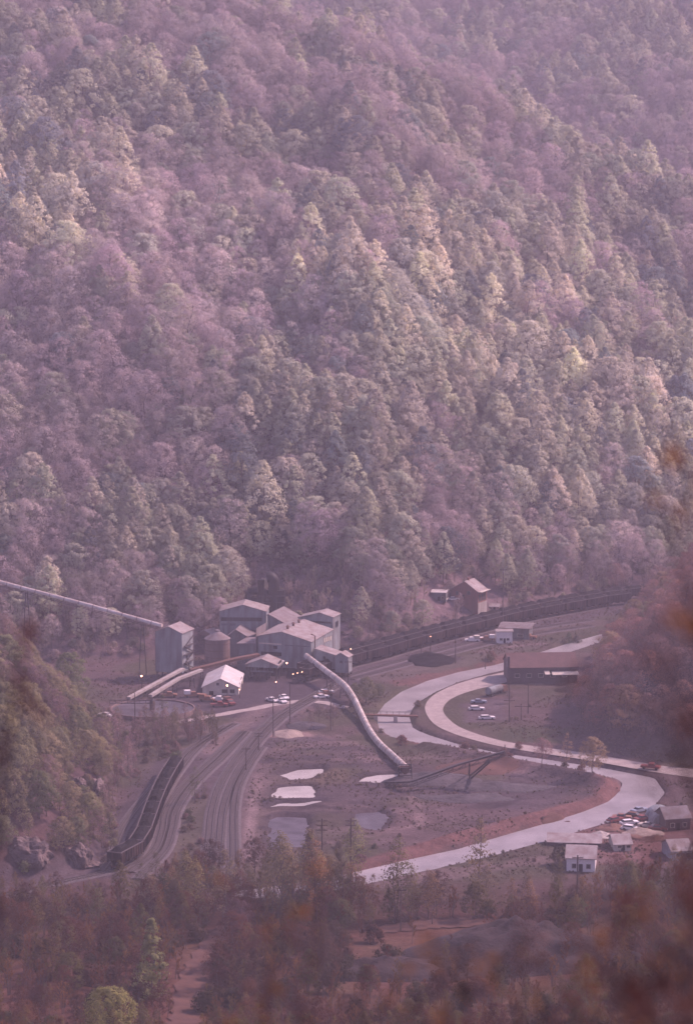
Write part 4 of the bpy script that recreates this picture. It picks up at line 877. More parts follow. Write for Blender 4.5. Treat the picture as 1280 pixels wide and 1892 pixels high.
# ------------------------------------------------------------ trees
def quads(name, cen, nrm, sz, asp, m):
    """many small leaf quads"""
    n = len(cen); nrm = nrm/np.linalg.norm(nrm, axis=1, keepdims=True)
    r = NR.normal(size=(n, 3)); u = np.cross(nrm, r); u /= np.linalg.norm(u, axis=1, keepdims=True); v = np.cross(nrm, u)
    u = u*(sz*.5)[:, None]; v = v*(sz*.5*asp)[:, None]
    V = np.stack([cen-u-v*.4, cen+u*.2-v, cen+u+v*.3, cen-u*.1+v], 1).reshape(-1, 3)
    me = fastmesh(name, V, np.arange(n*4).reshape(n, 4)); me.materials.append(m); return me
def blades(name, base, dirs, length, width, m):
    n = len(base); d = dirs/np.linalg.norm(dirs, axis=1, keepdims=True); r = NR.normal(size=(n, 3)); u = np.cross(d, r); u /= np.linalg.norm(u, axis=1, keepdims=True); u = u*(width*.5)[:, None]
    V = np.stack([base-u, base+u, base+d*length[:, None]], 1).reshape(-1, 3)
    me = fastmesh(name, V, np.arange(n*3).reshape(n, 3), 3); me.materials.append(m); return me
def sphere_pts(n):
    v = NR.normal(size=(n, 3)); return v/np.linalg.norm(v, axis=1, keepdims=True)
def env(kind, t):
    if kind == 'point': return np.clip(np.sin(np.pi*np.clip(t, 0, 1)**.62)**.8, 0, 1)
    if kind == 'cone': return np.clip((1-t)**.8*np.minimum(1, t*5+.2), 0, 1)
    if kind == 'round': return np.sqrt(np.clip(1-(2*t-1)**2, 0, 1))
    if kind == 'dome': return np.sqrt(np.clip(1-(np.clip(t, .0, 1)*1.25-.25)**2, 0, 1))*np.minimum(1, .55+t*2)
def crown_leafy(kind, H, Rr, z0, ncl, per, clr, lsz, fill=.72):
    t = np.clip(NR.rand(ncl)**.85, .02, .98); a = NR.rand(ncl)*2*np.pi; rr = env(kind, t)*Rr*(fill+(1-fill)*NR.rand(ncl))
    rr = rr*(1+.16*np.sin(a*2+t*5+NR.rand()*6)+.1*np.sin(a*3+t*9))
    inner = NR.rand(ncl) < .22; rr = np.where(inner, rr*NR.rand(ncl), rr)
    cc = np.stack([rr*np.cos(a), rr*np.sin(a), z0+t*(H-z0)], 1)
    cr = clr*(.6+.8*NR.rand(ncl))*np.clip(.55+env(kind, t)*.6, .4, 1.1)
    d = sphere_pts(ncl*per); d[:, 2] = d[:, 2]*.8+.12
    rad = np.repeat(cr, per)*(.55+.5*NR.rand(ncl*per)); pts = np.repeat(cc, per, 0)+d*rad[:, None]
    out = pts-np.array([0, 0, z0+(H-z0)*.42]); out[:, 2] *= .7; out /= np.linalg.norm(out, axis=1, keepdims=True)+1e-6
    nrm = d*.6+out*1.25+NR.normal(size=d.shape)*.22
    return pts, nrm, lsz*(.6+.8*NR.rand(len(pts)))
def trunk_mb(H, r, limbs, kind, Rr, z0, seed, lmin=.3):
    q_ = random.Random(seed); mb = MB(); bend = [Vector((q_.uniform(-.3,.3)*i, q_.uniform(-.3,.3)*i, H*.93*i/5)) for i in range(6)]; bend[0] = Vector((0, 0, -1.0)); mb.tube(bend, r, r*.15, n=6, cap=False)
    tips = []
    for k in range(limbs):
        t = lmin+(.93-lmin)*k/limbs; zz = H*t; i = min(4, int(t*5/.93)); f = t*5/.93-i; b0 = bend[i]+(bend[i+1]-bend[i])*f
        a = k*2.4+q_.uniform(-.5,.5); tt = (zz-z0)/(H-z0); L = Rr*float(env(kind, np.array(max(.12, min(.85, tt+.15)))))*q_.uniform(.75, 1)
        e = b0+Vector((math.cos(a)*L, math.sin(a)*L, L*q_.uniform(.5, 1.0))); m_ = (b0+e)/2+Vector((0, 0, -L*.08)); e.z = min(e.z, H*.98)
        mb.tube([b0, m_, e], r*.42*(1-t*.6), r*.07, n=4, cap=False); tips.append((b0, m_, e))
    return mb, tips
PROTO = []   # (crown mesh, trunk mesh, species, height, radius)
def reg(crown, mb, sp, H, Rr):
    me = bpy.data.meshes.new('trunk'); me.from_pydata(mb.v, [], mb.f); me.materials.append(M['bark']); me.shade_smooth(); PROTO.append((crown, me, sp, H, Rr))
def leafy(sp, kind, H, Rr, z0, ncl, per, clr, lsz, seed, limbs=7, r=.28, fill=.72):
    p, n, s = crown_leafy(kind, H, Rr, z0, ncl, per, clr, lsz, fill); mb, _ = trunk_mb(H, r, limbs, kind, Rr, z0, seed); reg(quads('crown', p, n, s, .8, M['leaf']), mb, sp, H, Rr)
for k in range(3): leafy('poplar', 'point', 23+k*1.5, 5.6+.5*k, 4.0, 170, 34, 1.0, .44, 10+k, fill=.84)
for k in range(3): leafy('round', 'dome', 18+k*1.5, 7.0+.6*k, 3.0, 190, 36, 1.15, .46, 20+k, r=.32, fill=.84)
def bare(H, Rr, z0, seed, nb, w_, kind='dome', sp='bare'):
    mb, tips = trunk_mb(H, .26, 12, kind, Rr, z0, seed, .35); base = []; dr = []
    for b0, m_, e in tips:
        for k in range(nb//12):
            t = rnd.random()**.6; p = b0.lerp(m_, t*2) if t < .5 else m_.lerp(e, t*2-1); p = p+Vector((rnd.gauss(0, .5), rnd.gauss(0, .5), rnd.gauss(0, .5)))
            base.append(p); o_ = Vector((p.x, p.y, 0)); dr.append(Vector((rnd.gauss(0, .45), rnd.gauss(0, .45), .8+rnd.gauss(0, .3)))+(o_.normalized()*.6 if o_.length > .1 else Vector()))
    p, n, s = crown_leafy(kind, H, Rr, z0, 150, 26, 1.3, .60, .8); reg(quads('crown', p, n, s, .28, M['leaf']), mb, sp, H, Rr)
for k in range(3): bare(19+2*k, 6.4+.5*k, 6, 30+k, 1900, .15)
for k in range(2):   # thin sparse trees with tiny new leaves
    p, n, s = crown_leafy('point', 17+2*k, 3.6, 4.0, 70, 13, 1.15, .38, .6); mb, _ = trunk_mb(17+2*k, .2, 14, 'point', 3.6, 4.0, 40+k, .25); reg(quads('crown', p, n, s, .8, M['leaf']), mb, 'sparse', 17+2*k, 3.6)
for k in range(2):   # shrubs
    p, n, s = crown_leafy('dome', 4.2, 2.6, .2, 45, 26, .75, .38, .6); mb, _ = trunk_mb(4.0, .09, 7, 'dome', 2.2, .3, 50+k, .1); reg(quads('crown', p, n, s, .8, M['leaf']), mb, 'shrub', 4.2, 2.6)
p, n, s = crown_leafy('cone', 20, 4.6, 1.6, 130, 26, 1.0, .5, .75); mb, _ = trunk_mb(20, .25, 10, 'cone', 4.6, 1.6, 60, .1); reg(quads('crown', p, n, s, .8, M['leaf']), mb, 'pyramid', 20, 4.6)
def slim(H, Rr, seed, stems, nb, w_):
    q_ = random.Random(seed); mb = MB(); base = []; dr = []
    for k in range(stems):
        a = q_.uniform(0, 6.28); r0 = q_.uniform(0, Rr*.5) if stems > 1 else 0; b0 = Vector((r0*math.cos(a), r0*math.sin(a), -.8)); h = H*q_.uniform(.7, 1); e = b0*1.6+Vector((q_.uniform(-.5,.5), q_.uniform(-.5,.5), h+.8)); e.z = h; m_ = (b0+e)/2+Vector((q_.uniform(-.3,.3), q_.uniform(-.3,.3), 0))
        mb.tube([b0, m_, e], .13, .02, n=5, cap=False)
        for j in range(9):
            t = .3+.65*j/9; p = b0.lerp(m_, t*2) if t < .5 else m_.lerp(e, t*2-1); aa = q_.uniform(0, 6.28); L = Rr*(1.15-t)*q_.uniform(.6, 1.1); q2 = p+Vector((math.cos(aa)*L, math.sin(aa)*L, L*q_.uniform(.7, 1.5)))
            mb.tube([p, q2], .045, .01, n=3, cap=False)
            for i in range(nb//(9*stems)):
                f = q_.uniform(.2, 1); base.append(p.lerp(q2, f)); dr.append(Vector((q_.gauss(0, .5), q_.gauss(0, .5), 1)))
    base = np.array(base); dr = np.array(dr); reg(blades('crown', base, dr, .5+.9*NR.rand(len(base)), w_*(.6+.8*NR.rand(len(base))), M['leaf']), mb, 'thicket', H, Rr)
slim(11, 2.4, 71, 1, 420, .10); slim(9.5, 2.8, 72, 3, 700, .09); slim(12, 3.0, 73, 4, 800, .09)
SPI = {}
for i, pr in enumerate(PROTO): SPI.setdefault(pr[2], []).append(i)
COL = dict(thicket=[(.22,.13,.11),(.26,.16,.13)], poplar=[(.54,.53,.39),(.46,.46,.35),(.60,.58,.43)], round=[(.44,.44,.34),(.36,.38,.30),(.52,.50,.38)], bare=[(.45,.37,.36),(.39,.33,.33),(.50,.42,.39)], sparse=[(.22,.22,.09),(.26,.22,.10),(.18,.19,.09)], shrub=[(.15,.16,.08),(.19,.15,.09),(.12,.12,.08)], pyramid=[(.26,.30,.12)])
trees = []   # dict
def addtree(x, y, sp, scale=1, tint=None, z=None, k=None, rz=None, lab=None, sx=None):
    i = SPI[sp][k if k is not None else rnd.randrange(len(SPI[sp]))]; c = tint or rnd.choice(COL[sp]); j = rnd.uniform(.82, 1.2); g_ = rnd.uniform(.93, 1.07)
    trees.append(dict(x=x, y=y, z=(hz(x, y) if z is None else z)-.2, i=i, sp=sp, s=scale, tint=(c[0]*j, c[1]*j*g_, c[2]*j), rz=rnd.uniform(0, 6.28) if rz is None else rz, lab=lab))
def scatter(y0, y1, step, fn, xm=30):
    Y = np.arange(y0, y1, step*.9); X = []; YY = []
    for yy in Y:
        hw = yy*640/F_PX+xm; n = int(2*hw/step)+1; xx = np.linspace(-hw, hw, n); X.append(xx+NR.uniform(-.42, .42, n)*step); YY.append(np.full(n, yy)+NR.uniform(-.42, .42, n)*step)
    X = np.concatenate(X); YY = np.concatenate(YY); H = height(X, YY); N1 = fbm(X, YY, 1/60., 3, 41); N2 = fbm(X, YY, 1/25., 2, 51); D_ = base_hill(X, YY)[1]
    for x, y, h, a, b_, d in zip(X, YY, H, N1, N2, D_): fn(float(x), float(y), float(h), float(a), float(b_), float(d))
SKIPP = [(880,1120,70,40),(815,1105,34,20)]
def pxy(x, y, h): return proj((x, y, h))
def f_hill(x, y, h, a, b_, d):
    if d < 6 or h < 1.0: return
    px, py, _ = pxy(x, y, h)
    if px < -60 or px > 1340 or py < -160 or py > 1500: return
    if 785 < px < 935 and 1085 < py < 1200: return
    if 430 < px < 660 and y < 955: return
    if 445 < px < 540 and y < 960: return
    if 935 < px < 1140 and y < 1040 and d < 10: return
    ban = a*1.1+b_*.5
    if y < 1450: ban += -.34*math.exp(-((px-760-(py-200)*1.5)/260)**2)*(1 if py < 420 else .0)
    ban += .25*math.exp(-((px-1080)/220)**2-((py-1000)/110)**2)+.20*math.exp(-((py-700)/250)**2)*math.exp(-((px-850)/380)**2) - .22*math.exp(-((px-100)/200)**2)*math.exp(-((py-900)/300)**2)+.05
    r = rnd.random()*.5-.25+ban
    sc_ = (rnd.uniform(1.15, 1.45) if rnd.random() < .2 else rnd.uniform(.8, 1.12))*(1 if d > 60 else .6+.4*max(0, d)/60)
    if r > .02: sp = 'poplar' if rnd.random() < .55 else 'round'
    else: sp = 'bare' if rnd.random() < .86 else 'round'
    tn = None
    if sp != 'bare' and rnd.random() < .10: tn = (.22, .26, .25)
    bd = np.interp(px, [0, 500, 900, 1280], [430, 590, 680, 830]); tint_light = .90+.36*math.exp(-((py-bd)/135)**2)+.24*math.exp(-((px-1080)/200)**2-((py-1010)/90)**2)-.12*math.exp(-((px-150)/250)**2-((py-950)/200)**2)+.10*math.exp(-((px-900)/300)**2-((py-420)/160)**2)  # sunlit and shaded bands of the slope painted into the crown tints
    c0 = tn or rnd.choice(COL[sp]); tint_light *= 1.1 if sc_ > 1.08 else rnd.uniform(.80, 1.1); addtree(x, y, sp, sc_, tuple(v*tint_light for v in c0), h)
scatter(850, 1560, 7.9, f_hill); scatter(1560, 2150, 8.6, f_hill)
def f_foot(x, y, h, a, b_, d):
    px, py, _ = pxy(x, y, h)
    if d < 1.5 or d > 60 or px < -60 or px > 1340: return
    if 785 < px < 935 and 1085 < py < 1200 and rnd.random() < .8: return
    if 270 < px < 660 and d < 14: return
    r = rnd.random()
    addtree(x, y, 'shrub' if r < .5 else 'thicket', rnd.uniform(.6, 1.1), rnd.choice([(.34,.30,.22),(.28,.22,.20),(.24,.22,.17),(.36,.27,.25)]), h)
scatter(840, 1130, 5.0, f_foot)
def f_left(x, y, h, a, b_, d):
    if d > 4: return
    px, py, _ = pxy(x, y, h)
    if h < 2.5 or px > 330 or px < -60: return
    dd, _, _ = segdist(np.array([x]), np.array([y]), [(p.x, p.y) for p in LSP]); dd = float(dd[0])
    if dd < 2.5: return
    s = min(1, .5+dd/40.)
    for cx, cy in ((52,1585),(148,1590),(165,1605),(178,1458),(145,1450)):
        if abs(px-cx) < 30 and 0 < py-cy+8 < 60: s = .18
    if s < .2: return addtree(x, y, 'shrub', .7, None, h)
    r = rnd.random()+a
    if r > .55: addtree(x, y, rnd.choice(['round','round','sparse','sparse']), s*rnd.uniform(.6, .85), rnd.choice([(.24,.22,.12),(.29,.25,.14),(.19,.19,.11)]), h)
    else: addtree(x, y, 'bare', s*rnd.uniform(.6, .85), rnd.choice([(.23,.15,.14),(.20,.14,.14),(.26,.17,.15)]), h)
scatter(560, 880, 5.6, f_left)
def f_right(x, y, h, a, b_, d):
    if d > 4: return
    px, py, _ = pxy(x, y, h)
    if h < 1.5 or px < 960 or px > 1330 or y < 690: return
    r = rnd.random()+a; s = rnd.uniform(.55, .8)
    if px < 1110: s *= .75
    if r > .65: addtree(x, y, rnd.choice(['round','sparse']), s, rnd.choice([(.34,.24,.15),(.40,.25,.16),(.26,.22,.14)]), h)
    else: addtree(x, y, 'bare', s, rnd.choice([(.38,.20,.16),(.30,.19,.17)]), h)
scatter(690, 1080, 7.0, f_right)
# screen of trees along the near bank and the bottom of the picture
def f_low(x, y, h, a, b_, d):
    px, py, _ = pxy(x, y, h)
    if px < -50 or px > 1330: return
    dr, wd, _ = segdist(np.array([x]), np.array([y]), riv_c, riv_w)
    if dr[0] < wd[0]+2.5: return
    if py < 1690:
        lim = np.interp(px, [0, 150, 230, 330, 480, 600, 700, 1000, 1040, 1120, 1280], [1655, 1650, 1640, 1625, 1625, 1660, 1695, 1690, 1640, 1635, 1620])
        if py < lim: return
    if abs(px-np.interp(py, [1715,1745,1785,1830,1875,1900], [430,398,372,352,345,340])) < 34 and py > 1705 and py < 1960: return
    if 690 < px < 910 and 1702 < py < 1732: return
    if 640 < px < 1130 and 1732 < py < 1850 and rnd.random() < .78: return
    if 180 < px < 290 and py < 1668: return
    if 1035 < px < 1115 and py < 1665: return
    if px < 200 and py < 1690: s0 = .35
    else: s0 = .55
    if py > 1850: s0 = .42
    r = rnd.random()+a*.6; s = s0*rnd.uniform(.7, 1.15)
    if r > .78: addtree(x, y, 'sparse', s*1.1, rnd.choice([(.15,.12,.05),(.18,.11,.045),(.11,.10,.05)]), h)
    elif r > .74: addtree(x, y, rnd.choice(['round','poplar']), s*.75, rnd.choice([(.15,.12,.055),(.12,.11,.05)]), h)
    elif r > .64: addtree(x, y, 'bare', s, rnd.choice([(.11,.047,.036),(.14,.062,.04),(.08,.045,.036)]), h)
    elif r > .08: addtree(x, y, 'thicket', s*1.4, rnd.choice([(.20,.085,.045),(.15,.062,.04),(.25,.125,.05),(.19,.13,.05)]), h)
    else: addtree(x, y, 'shrub', rnd.uniform(.7, 1.3), rnd.choice([(.09,.06,.04),(.11,.058,.045),(.08,.065,.04)]), h)
scatter(395, 600, 4.7, f_low, 12)
def spot(px, py, sp, pyt, tint=None, k=0, lab=None, y0=400, Y=None):
    g = hit(px, py, y0, 1300) if Y is None else Vector((P(px, py, Y).x, Y, hz(P(px, py, Y).x, Y)))
    H = PROTO[SPI[sp][k]][3]; t_ = P(px, pyt, g.y).z-g.z; addtree(g.x, g.y, sp, t_/H, tint, g.z, k, lab=lab)
spot(282, 1860, 'pyramid', 1694, (.24,.25,.11), lab='pale green pyramid-shaped tree standing alone left of the dirt track')
spot(205, 1960, 'round', 1822, (.24,.22,.09), lab='yellow-green round tree at the bottom edge left of the dirt track')
spot(130, 1238+60, 'round', 1205, (.17,.19,.09), 1, lab='broad olive tree crown on the left spur below overland conveyor', y0=560)
spot(735, 1700, 'sparse', 1545, (.20,.19,.09), lab='slender see-through tree rising in front of the river, bottom middle')
spot(885, 1660, 'sparse', 1512, (.21,.17,.09), 1, lab='slender sparse tree crossing the river right of centre'); spot(655, 1640, 'sparse', 1512, (.22,.21,.10), lab='sparse yellow-green tree just left of the river mouth')
spot(790, 1700, 'sparse', 1605, (.20,.13,.08), lab='dark-topped thin tree right of the slender see-through one'); spot(975, 1830, 'bare', 1700, (.12,.07,.07), 1, lab='dark bare tree standing before the big spoil heap')
spot(440, 1745, 'bare', 1660, (.13,.08,.08), 0, lab='leaning bare tree at the top of the dirt track'); spot(1080, 1900, 'poplar', 1760, (.17,.18,.09), 0, lab='pale green tree in the bottom right corner')
spot(1031, 1598, 'round', 1562, (.07,.06,.045), 0, lab='round dark bush left of the white cottage')
spot(676, 1300, 'round', 1250, (.20,.21,.12), 1, lab='pale green tree beside the white conveyor and the river'); spot(700, 1290, 'round', 1262, (.17,.18,.11), 0, lab='smaller tree right of the pale one by the conveyor'); spot(655, 1296, 'round', 1262, (.19,.19,.11), 2, lab='bushy tree between the white conveyor and the transfer tower')
spot(1050, 1196, 'poplar', 1166, (.08,.12,.07), 0, lab='dark green tree behind the right end of long brown building'); spot(1065, 1195, 'round', 1172, (.13,.13,.10), 0, lab='dull tree behind the right end of brown building, right of the dark one')
for (px, py, pyt, sp) in ((615,1345,1300,'bare'),(590,1335,1300,'bare'),(575,1350,1310,'sparse'),(940,1300,1272,'bare')): spot(px, py, sp, pyt, (.20,.16,.14))
for k in range(34):   # taller thin trees standing between the viewer and the yard
    px = rnd.uniform(250, 1000) if k % 3 else rnd.uniform(480, 780); top = np.interp(px, [250, 350, 600, 760, 1000], [1610, 1575, 1548, 1590, 1610])+rnd.uniform(-22, 40)
    spot(px, rnd.uniform(1690, 1725), rnd.choice(['sparse', 'thicket', 'sparse']), top, rnd.choice([(.22,.18,.09),(.25,.15,.08),(.20,.16,.10)]), rnd.randrange(2))
for k in range(34):    # valley shrubs along banks
    pts = [(700,1290),(770,1262),(850,1242),(925,1222),(770,1310),(700,1350),(760,1380),(850,1392),(950,1408),(1050,1425),(1120,1425),(1180,1442),(960,1388),(1100,1408)]
    i = rnd.randrange(len(pts)-1); f = rnd.random(); px = pts[i][0]+rnd.uniform(-25, 25); py = pts[i][1]+rnd.uniform(-6, 6); g = G(px, py); d_, wd, _ = segdist(np.array([g.x]), np.array([g.y]), riv_c, riv_w)
    if d_[0] > wd[0]+2: addtree(g.x, g.y, 'shrub', rnd.uniform(.4, .8), rnd.choice([(.22,.12,.10),(.15,.12,.08)]))
for k in range(150):   # bare saplings round the tank and on the bank left of the short train
    px, py = (rnd.uniform(190,400), rnd.uniform(1352,1392)) if k % 3 else rnd.choice([(rnd.uniform(205,250), rnd.uniform(1395,1470)), (rnd.uniform(165,212), rnd.uniform(1480,1585))])
    if px > 290 and py > 1380: continue
    v_ = hit(px, py, 560, 1000); addtree(v_.x, v_.y, rnd.choice(['thicket','thicket','shrub','sparse']), rnd.uniform(.35, .7), rnd.choice([(.27,.18,.16),(.22,.17,.12),(.20,.18,.10),(.30,.20,.19)]), v_.z)
for k in range(120):   # weedy growth beside the yard, tank and left foot
    px, py = rnd.choice([(rnd.uniform(205,400), rnd.uniform(1335,1380)), (rnd.uniform(255,330), rnd.uniform(1375,1410)), (rnd.uniform(340,385), rnd.uniform(1470,1610)), (rnd.uniform(150,210), rnd.uniform(1500,1600)), (rnd.uniform(560,700), rnd.uniform(1560,1620)), (rnd.uniform(300,400), rnd.uniform(1600,1640))])
    g = G(px, py); 
    if hz(g.x, g.y) > -.5: addtree(g.x, g.y, rnd.choice(['shrub','shrub','sparse'] if py < 1500 else ['shrub']), rnd.uniform(.3, .6), rnd.choice([(.17,.13,.10),(.12,.13,.07),(.21,.13,.12)]))
# low weeds and brush on the valley floor
under = []
wx = NR.uniform(-110, 135, 90000); wy = NR.uniform(560, 1010, 90000); wh = height(wx, wy); wn = fbm(wx*.7, wy, 1/16., 3, 91); ok = (wh > -.6) & (wh < 5) & (wn+NR.rand(90000)*.9 > .62)
dr_, wd_, _ = segdist(wx, wy, riv_c, riv_w); ok &= (dr_ > wd_+1.5)
for tp in TR: d1, _, _ = segdist(wx, wy, tp[::4]); ok &= d1 > 3.2
rp = [ (G(*a)+G(*b_))/2 for a, b_ in RO]; d1, _, _ = segdist(wx, wy, rp); ok &= d1 > 7.5
yp = [(G(*q_).x, G(*q_).y) for q_ in [(300,1245),(640,1205),(660,1290),(600,1312),(430,1330),(300,1300)]]; ok &= ~inpoly(wx, wy, yp)
yp = [(G(*q_).x, G(*q_).y) for q_ in [(850,1240),(1100,1190),(1100,1270),(1000,1290),(930,1335),(850,1335)]]; ok &= ~inpoly(wx, wy, yp)
for x, y, h in zip(wx[ok], wy[ok], wh[ok]):
    k = rnd.randrange(2); c = rnd.choice([(.20,.155,.12),(.16,.145,.10),(.22,.16,.14),(.15,.115,.09),(.24,.20,.15)])
    under.append(dict(x=x, y=y, z=h-.1, i=SPI['shrub'][k], s=rnd.uniform(.045, .13)*(2.2 if rnd.random() < .03 else 1), tint=c, rz=rnd.uniform(0, 6.28)))
print('WEEDS', len(under))
# choose the 300 that show largest; the rest are the forest
def vis(t):
    px, py, d = proj((t['x'], t['y'], t['z']+PROTO[t['i']][3]*t['s']*.6))
    if px < -10 or px > 1290 or py > 1900 or py < -10: return 0
    a_ = PROTO[t['i']][3]*PROTO[t['i']][4]*t['s']**2/d**2
    return a_*(1 if t['y'] > 470 else .8)
for t in trees: t['v'] = vis(t)+(1e6 if t['lab'] else 0)
have = set(); trees.sort(key=lambda t: -t['v'])
sel = trees[:296]; rest = trees[296:]
for t in sel: have.add(t['i'])
for i in range(len(PROTO)):
    if i not in have:
        k = next((k for k, t in enumerate(rest) if t['i'] == i), None)
        if k is not None: sel.append(rest.pop(k)); have.add(i)
def place_words(px, py, t):
    hx = 'left' if px < 430 else ('middle' if px < 850 else 'right')
    if t['y'] < 470: return 'at the bottom edge '+hx
    if t['y'] < 620 and py > 1560: return {'left': 'left of the dirt track', 'middle': 'before the river', 'right': 'below the white cottage'}[hx]
    if t['y'] < 880 and px < 400: return 'on the left spur'
    if t['y'] < 880 and px > 960: return 'on the right spur'
    if t['y'] < 880: return 'on the valley floor'
    if py > 900: return {'left': 'above the overland conveyor', 'middle': 'behind the plant', 'right': 'above the long trains'}[hx]
    return 'high on the mountain, %s' % hx
NM = dict(thicket=('sapling_tree', 'thin bare tree'), poplar=('poplar_tree', 'pointed leafy tree'), round=('leafy_tree', 'round leafy tree'), bare=('bare_tree', 'budding bare tree'), sparse=('young_tree', 'slender tree'), shrub=('shrub', 'low shrub'), pyramid=('pyramid_tree', 'pyramid tree'))
def cword(c, sp):
    l = sum(c)/3; g_ = c[1]-c[0]
    if g_ < -.02: return 'mauve' if l > .17 else 'dark russet'
    return 'pale green' if l > .2 else ('olive' if g_ < .01 else 'dull green')
buck = {}
for t in sel:
    px, py, d = proj((t['x'], t['y'], t['z']+5)); t['px'] = px; t['w'] = (cword(t['tint'], t['sp'])+' '+NM[t['sp']][1], place_words(px, py, t)); buck.setdefault(t['w'], []).append(t)
for wd_, L in buck.items():
    L.sort(key=lambda t: t['px'])
    for k, t in enumerate(L):
        if not t['lab']: t['lab'] = wd_[0]+' '+wd_[1]+('' if len(L) == 1 else ', %s from the left' % ordn(k))
src = {}
for t in sel:
    cm, tm, sp, H, Rr_ = PROTO[t['i']]
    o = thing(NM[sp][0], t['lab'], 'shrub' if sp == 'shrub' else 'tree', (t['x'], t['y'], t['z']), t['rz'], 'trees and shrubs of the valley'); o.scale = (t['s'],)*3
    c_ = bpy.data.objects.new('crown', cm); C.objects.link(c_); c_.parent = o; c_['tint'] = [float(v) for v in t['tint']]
    k_ = bpy.data.objects.new('trunk', tm); C.objects.link(k_); k_.parent = o
    src.setdefault(t['i'], (c_, k_))
# the forest: one object, instances by geometry nodes
def instance_stuff(nm0, lst, lab0):
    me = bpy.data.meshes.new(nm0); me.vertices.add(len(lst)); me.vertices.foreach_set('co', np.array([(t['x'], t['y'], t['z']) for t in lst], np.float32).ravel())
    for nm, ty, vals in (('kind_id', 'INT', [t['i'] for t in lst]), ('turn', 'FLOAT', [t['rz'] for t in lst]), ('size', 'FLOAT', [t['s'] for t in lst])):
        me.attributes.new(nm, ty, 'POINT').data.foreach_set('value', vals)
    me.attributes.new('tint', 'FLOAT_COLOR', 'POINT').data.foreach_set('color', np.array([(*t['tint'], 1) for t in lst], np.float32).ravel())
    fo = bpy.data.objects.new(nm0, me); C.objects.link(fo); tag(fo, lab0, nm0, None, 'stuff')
    ng = bpy.data.node_groups.new(nm0+'_nodes', 'GeometryNodeTree'); ng.interface.new_socket('Geometry', in_out='INPUT', socket_type='NodeSocketGeometry'); ng.interface.new_socket('Geometry', in_out='OUTPUT', socket_type='NodeSocketGeometry')
    N = ng.nodes; Lk = ng.links; gi = N.new('NodeGroupInput'); gout = N.new('NodeGroupOutput'); jn = N.new('GeometryNodeJoinGeometry')
    def attr(nm, ty):
        n = N.new('GeometryNodeInputNamedAttribute'); n.data_type = ty; n.inputs['Name'].default_value = nm; return n.outputs['Attribute']
    ak, at_, as_ = attr('kind_id', 'INT'), attr('turn', 'FLOAT'), attr('size', 'FLOAT'); cx = N.new('ShaderNodeCombineXYZ'); Lk.new(at_, cx.inputs[2]); e2r = N.new('FunctionNodeEulerToRotation'); Lk.new(cx.outputs[0], e2r.inputs[0])
    for i in sorted(set(t['i'] for t in lst)):
        j2 = N.new('GeometryNodeJoinGeometry')
        for ob in src[i]:
            oi = N.new('GeometryNodeObjectInfo'); oi.inputs['Object'].default_value = ob; oi.transform_space = 'ORIGINAL'; Lk.new(oi.outputs['Geometry'], j2.inputs[0])
        g2 = N.new('GeometryNodeGeometryToInstance'); Lk.new(j2.outputs[0], g2.inputs[0])
        cmp_ = N.new('FunctionNodeCompare'); cmp_.data_type = 'INT'; cmp_.operation = 'EQUAL'; Lk.new(ak, cmp_.inputs[2]); cmp_.inputs[3].default_value = i
        ip = N.new('GeometryNodeInstanceOnPoints'); Lk.new(gi.outputs[0], ip.inputs['Points']); Lk.new(cmp_.outputs[0], ip.inputs['Selection']); Lk.new(g2.outputs[0], ip.inputs['Instance']); Lk.new(e2r.outputs[0], ip.inputs['Rotation']); Lk.new(as_, ip.inputs['Scale']); Lk.new(ip.outputs[0], jn.inputs[0])
    Lk.new(jn.outputs[0], gout.inputs[0]); md = fo.modifiers.new('trees', 'NODES'); md.node_group = ng
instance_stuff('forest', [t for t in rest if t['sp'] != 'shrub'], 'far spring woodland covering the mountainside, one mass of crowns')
under += [t for t in rest if t['sp'] == 'shrub']
instance_stuff('undergrowth', under, 'low weeds and brush scattered over the valley floor and banks')
print('TREES', len(trees), 'individual', len(sel))
# ------------------------------------------------------------ near saplings beside the viewpoint (out of focus)
def sapling(label, root, tips, lm, seed, dens=26, lsz=.028, name='sapling', spread=.12):
    q_ = random.Random(seed); rt = Vector((root[0], root[1], hz(root[0], root[1]))); o = thing(name, label, 'sapling', rt, 0, 'saplings close to the camera'); mb = MB(); cen = []; 
    for (px, py, d) in tips:
        e = P(px, py, d)-rt; m1 = Vector((e.x*.25+q_.uniform(-.1,.1), e.y*.3, e.z*.55)); st = spline([Vector((0,0,-.1)), m1, e], 10); mb.tube(st, .006, .0025, n=5)
        for k in range(dens):
            t = 1-q_.random()**1.2*.35; b_ = st[min(len(st)-1, int(t*(len(st)-1)))]; e2 = b_+Vector((q_.gauss(0, spread), q_.gauss(0, spread), q_.gauss(0.04, spread)))
            mb.tube([b_, (b_+e2)/2+Vector((0, 0, .01)), e2], .0035, .0015, n=3, cap=False)
            for j in range(q_.randint(3, 6)): cen.append(e2+Vector((q_.gauss(0, .014), q_.gauss(0, .014), q_.gauss(0, .014))))
    mb.build('branches', M['twig'], o); cen = np.array(cen); n_ = NR.normal(size=cen.shape); me = quads('leaves', cen, n_, lsz*(.6+.8*NR.rand(len(cen))), .7, M[lm]); k = bpy.data.objects.new('leaves', me); C.objects.link(k); k.parent = o
sapling('out-of-focus amber-budded sapling at the bottom centre', (-.2, 4.6), [(500,1720,4.6),(560,1790,4.4),(640,1840,4.2),(590,1700,5.0),(680,1770,4.8)], 'fleaf', 1, 9, lsz=.018)
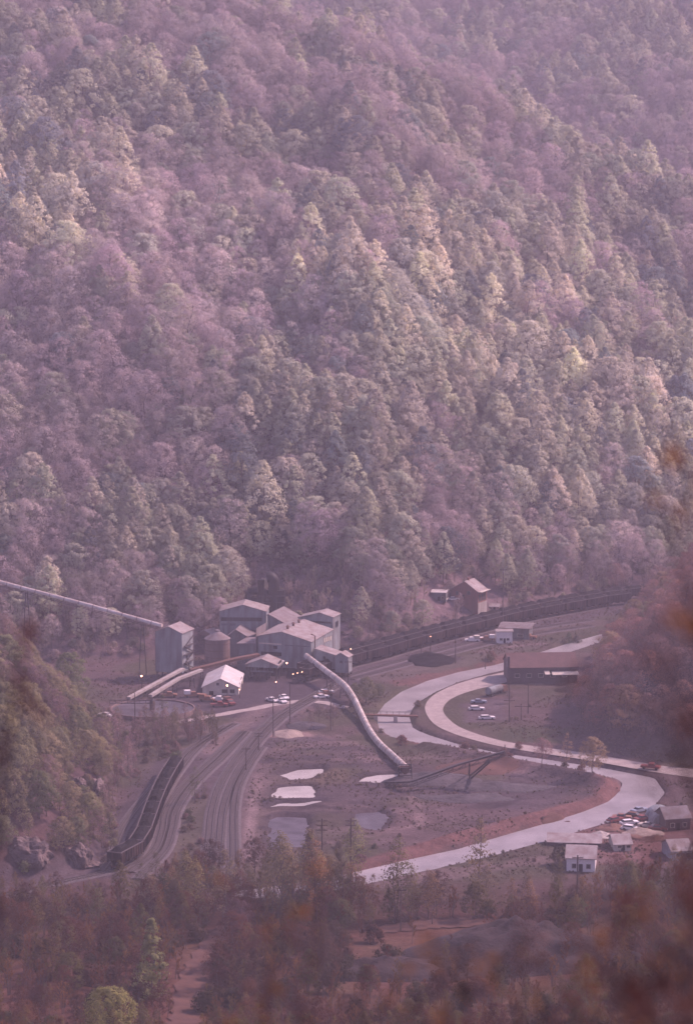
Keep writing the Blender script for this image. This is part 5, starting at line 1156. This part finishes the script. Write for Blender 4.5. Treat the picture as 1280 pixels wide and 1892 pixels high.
sapling('out-of-focus amber-budded sapling at the bottom, right of centre', (.5, 4.4), [(760,1830,4.2),(850,1760,4.4),(900,1850,4.0),(800,1720,4.8),(960,1700,4.4),(1000,1800,4.2)], 'fleaf', 2, 10, lsz=.018)
sapling('blurred russet-budded sapling in the lower right corner', (1.7, 3.9), [(1010,1640,4.2),(1080,1720,4.0),(1150,1640,4.0),(1200,1760,3.8),(1250,1660,3.8),(1120,1830,3.8),(1240,1850,3.6)], 'fleaf', 3, 10, lsz=.018)
sapling('blurred dark russet sapling rising along the right edge', (1.5, 2.6), [(1262,1130,2.9),(1266,1300,2.8),(1245,1220,3.0),(1275,1430,2.9),(1240,1380,3.0),(1190,1190,3.2),(1200,1290,3.1),(1180,1390,3.2),(1250,1060,3.0)], 'fleaf2', 4, 14, lsz=.018, spread=.06)
sapling('blurred amber twig reaching high on the right edge', (1.5, 3.2), [(1240,800,3.2),(1250,930,3.1),(1180,870,3.4)], 'fleaf', 5, 6, spread=.03)
sapling('blurred brown twig at the left edge below the overland conveyor', (-.75, 3.6), [(15,1240,3.6),(45,1195,3.7)], 'fleaf2', 6, 9, spread=.03)
sapling('blurred dark russet thicket twigs low in the right corner', (1.9, 3.3), [(980,1760,3.6),(1040,1850,3.4),(1120,1780,3.4),(1180,1860,3.3),(1210,1600,3.5),(1260,1560,3.3),(1130,1700,3.5),(1270,1780,3.3)], 'fleaf2', 8, 20, lsz=.024, spread=.08)
# ------------------------------------------------------------ haze
mb = MB(); mb.box(-2650, 2650, -70, 3700, -25, 700); m = bpy.data.materials.new('valley_haze'); m.use_nodes = True; t = m.node_tree; t.nodes.clear(); ou = t.nodes.new('ShaderNodeOutputMaterial'); pv = t.nodes.new('ShaderNodeVolumePrincipled')
pv.inputs['Density'].default_value = .00021; pv.inputs['Color'].default_value = (.87, .86, .97, 1); t.links.new(pv.outputs[0], ou.inputs['Volume']); h_ = mb.build('haze', m); tag(h_, 'thin pale haze filling the valley', 'haze', None, 'stuff')
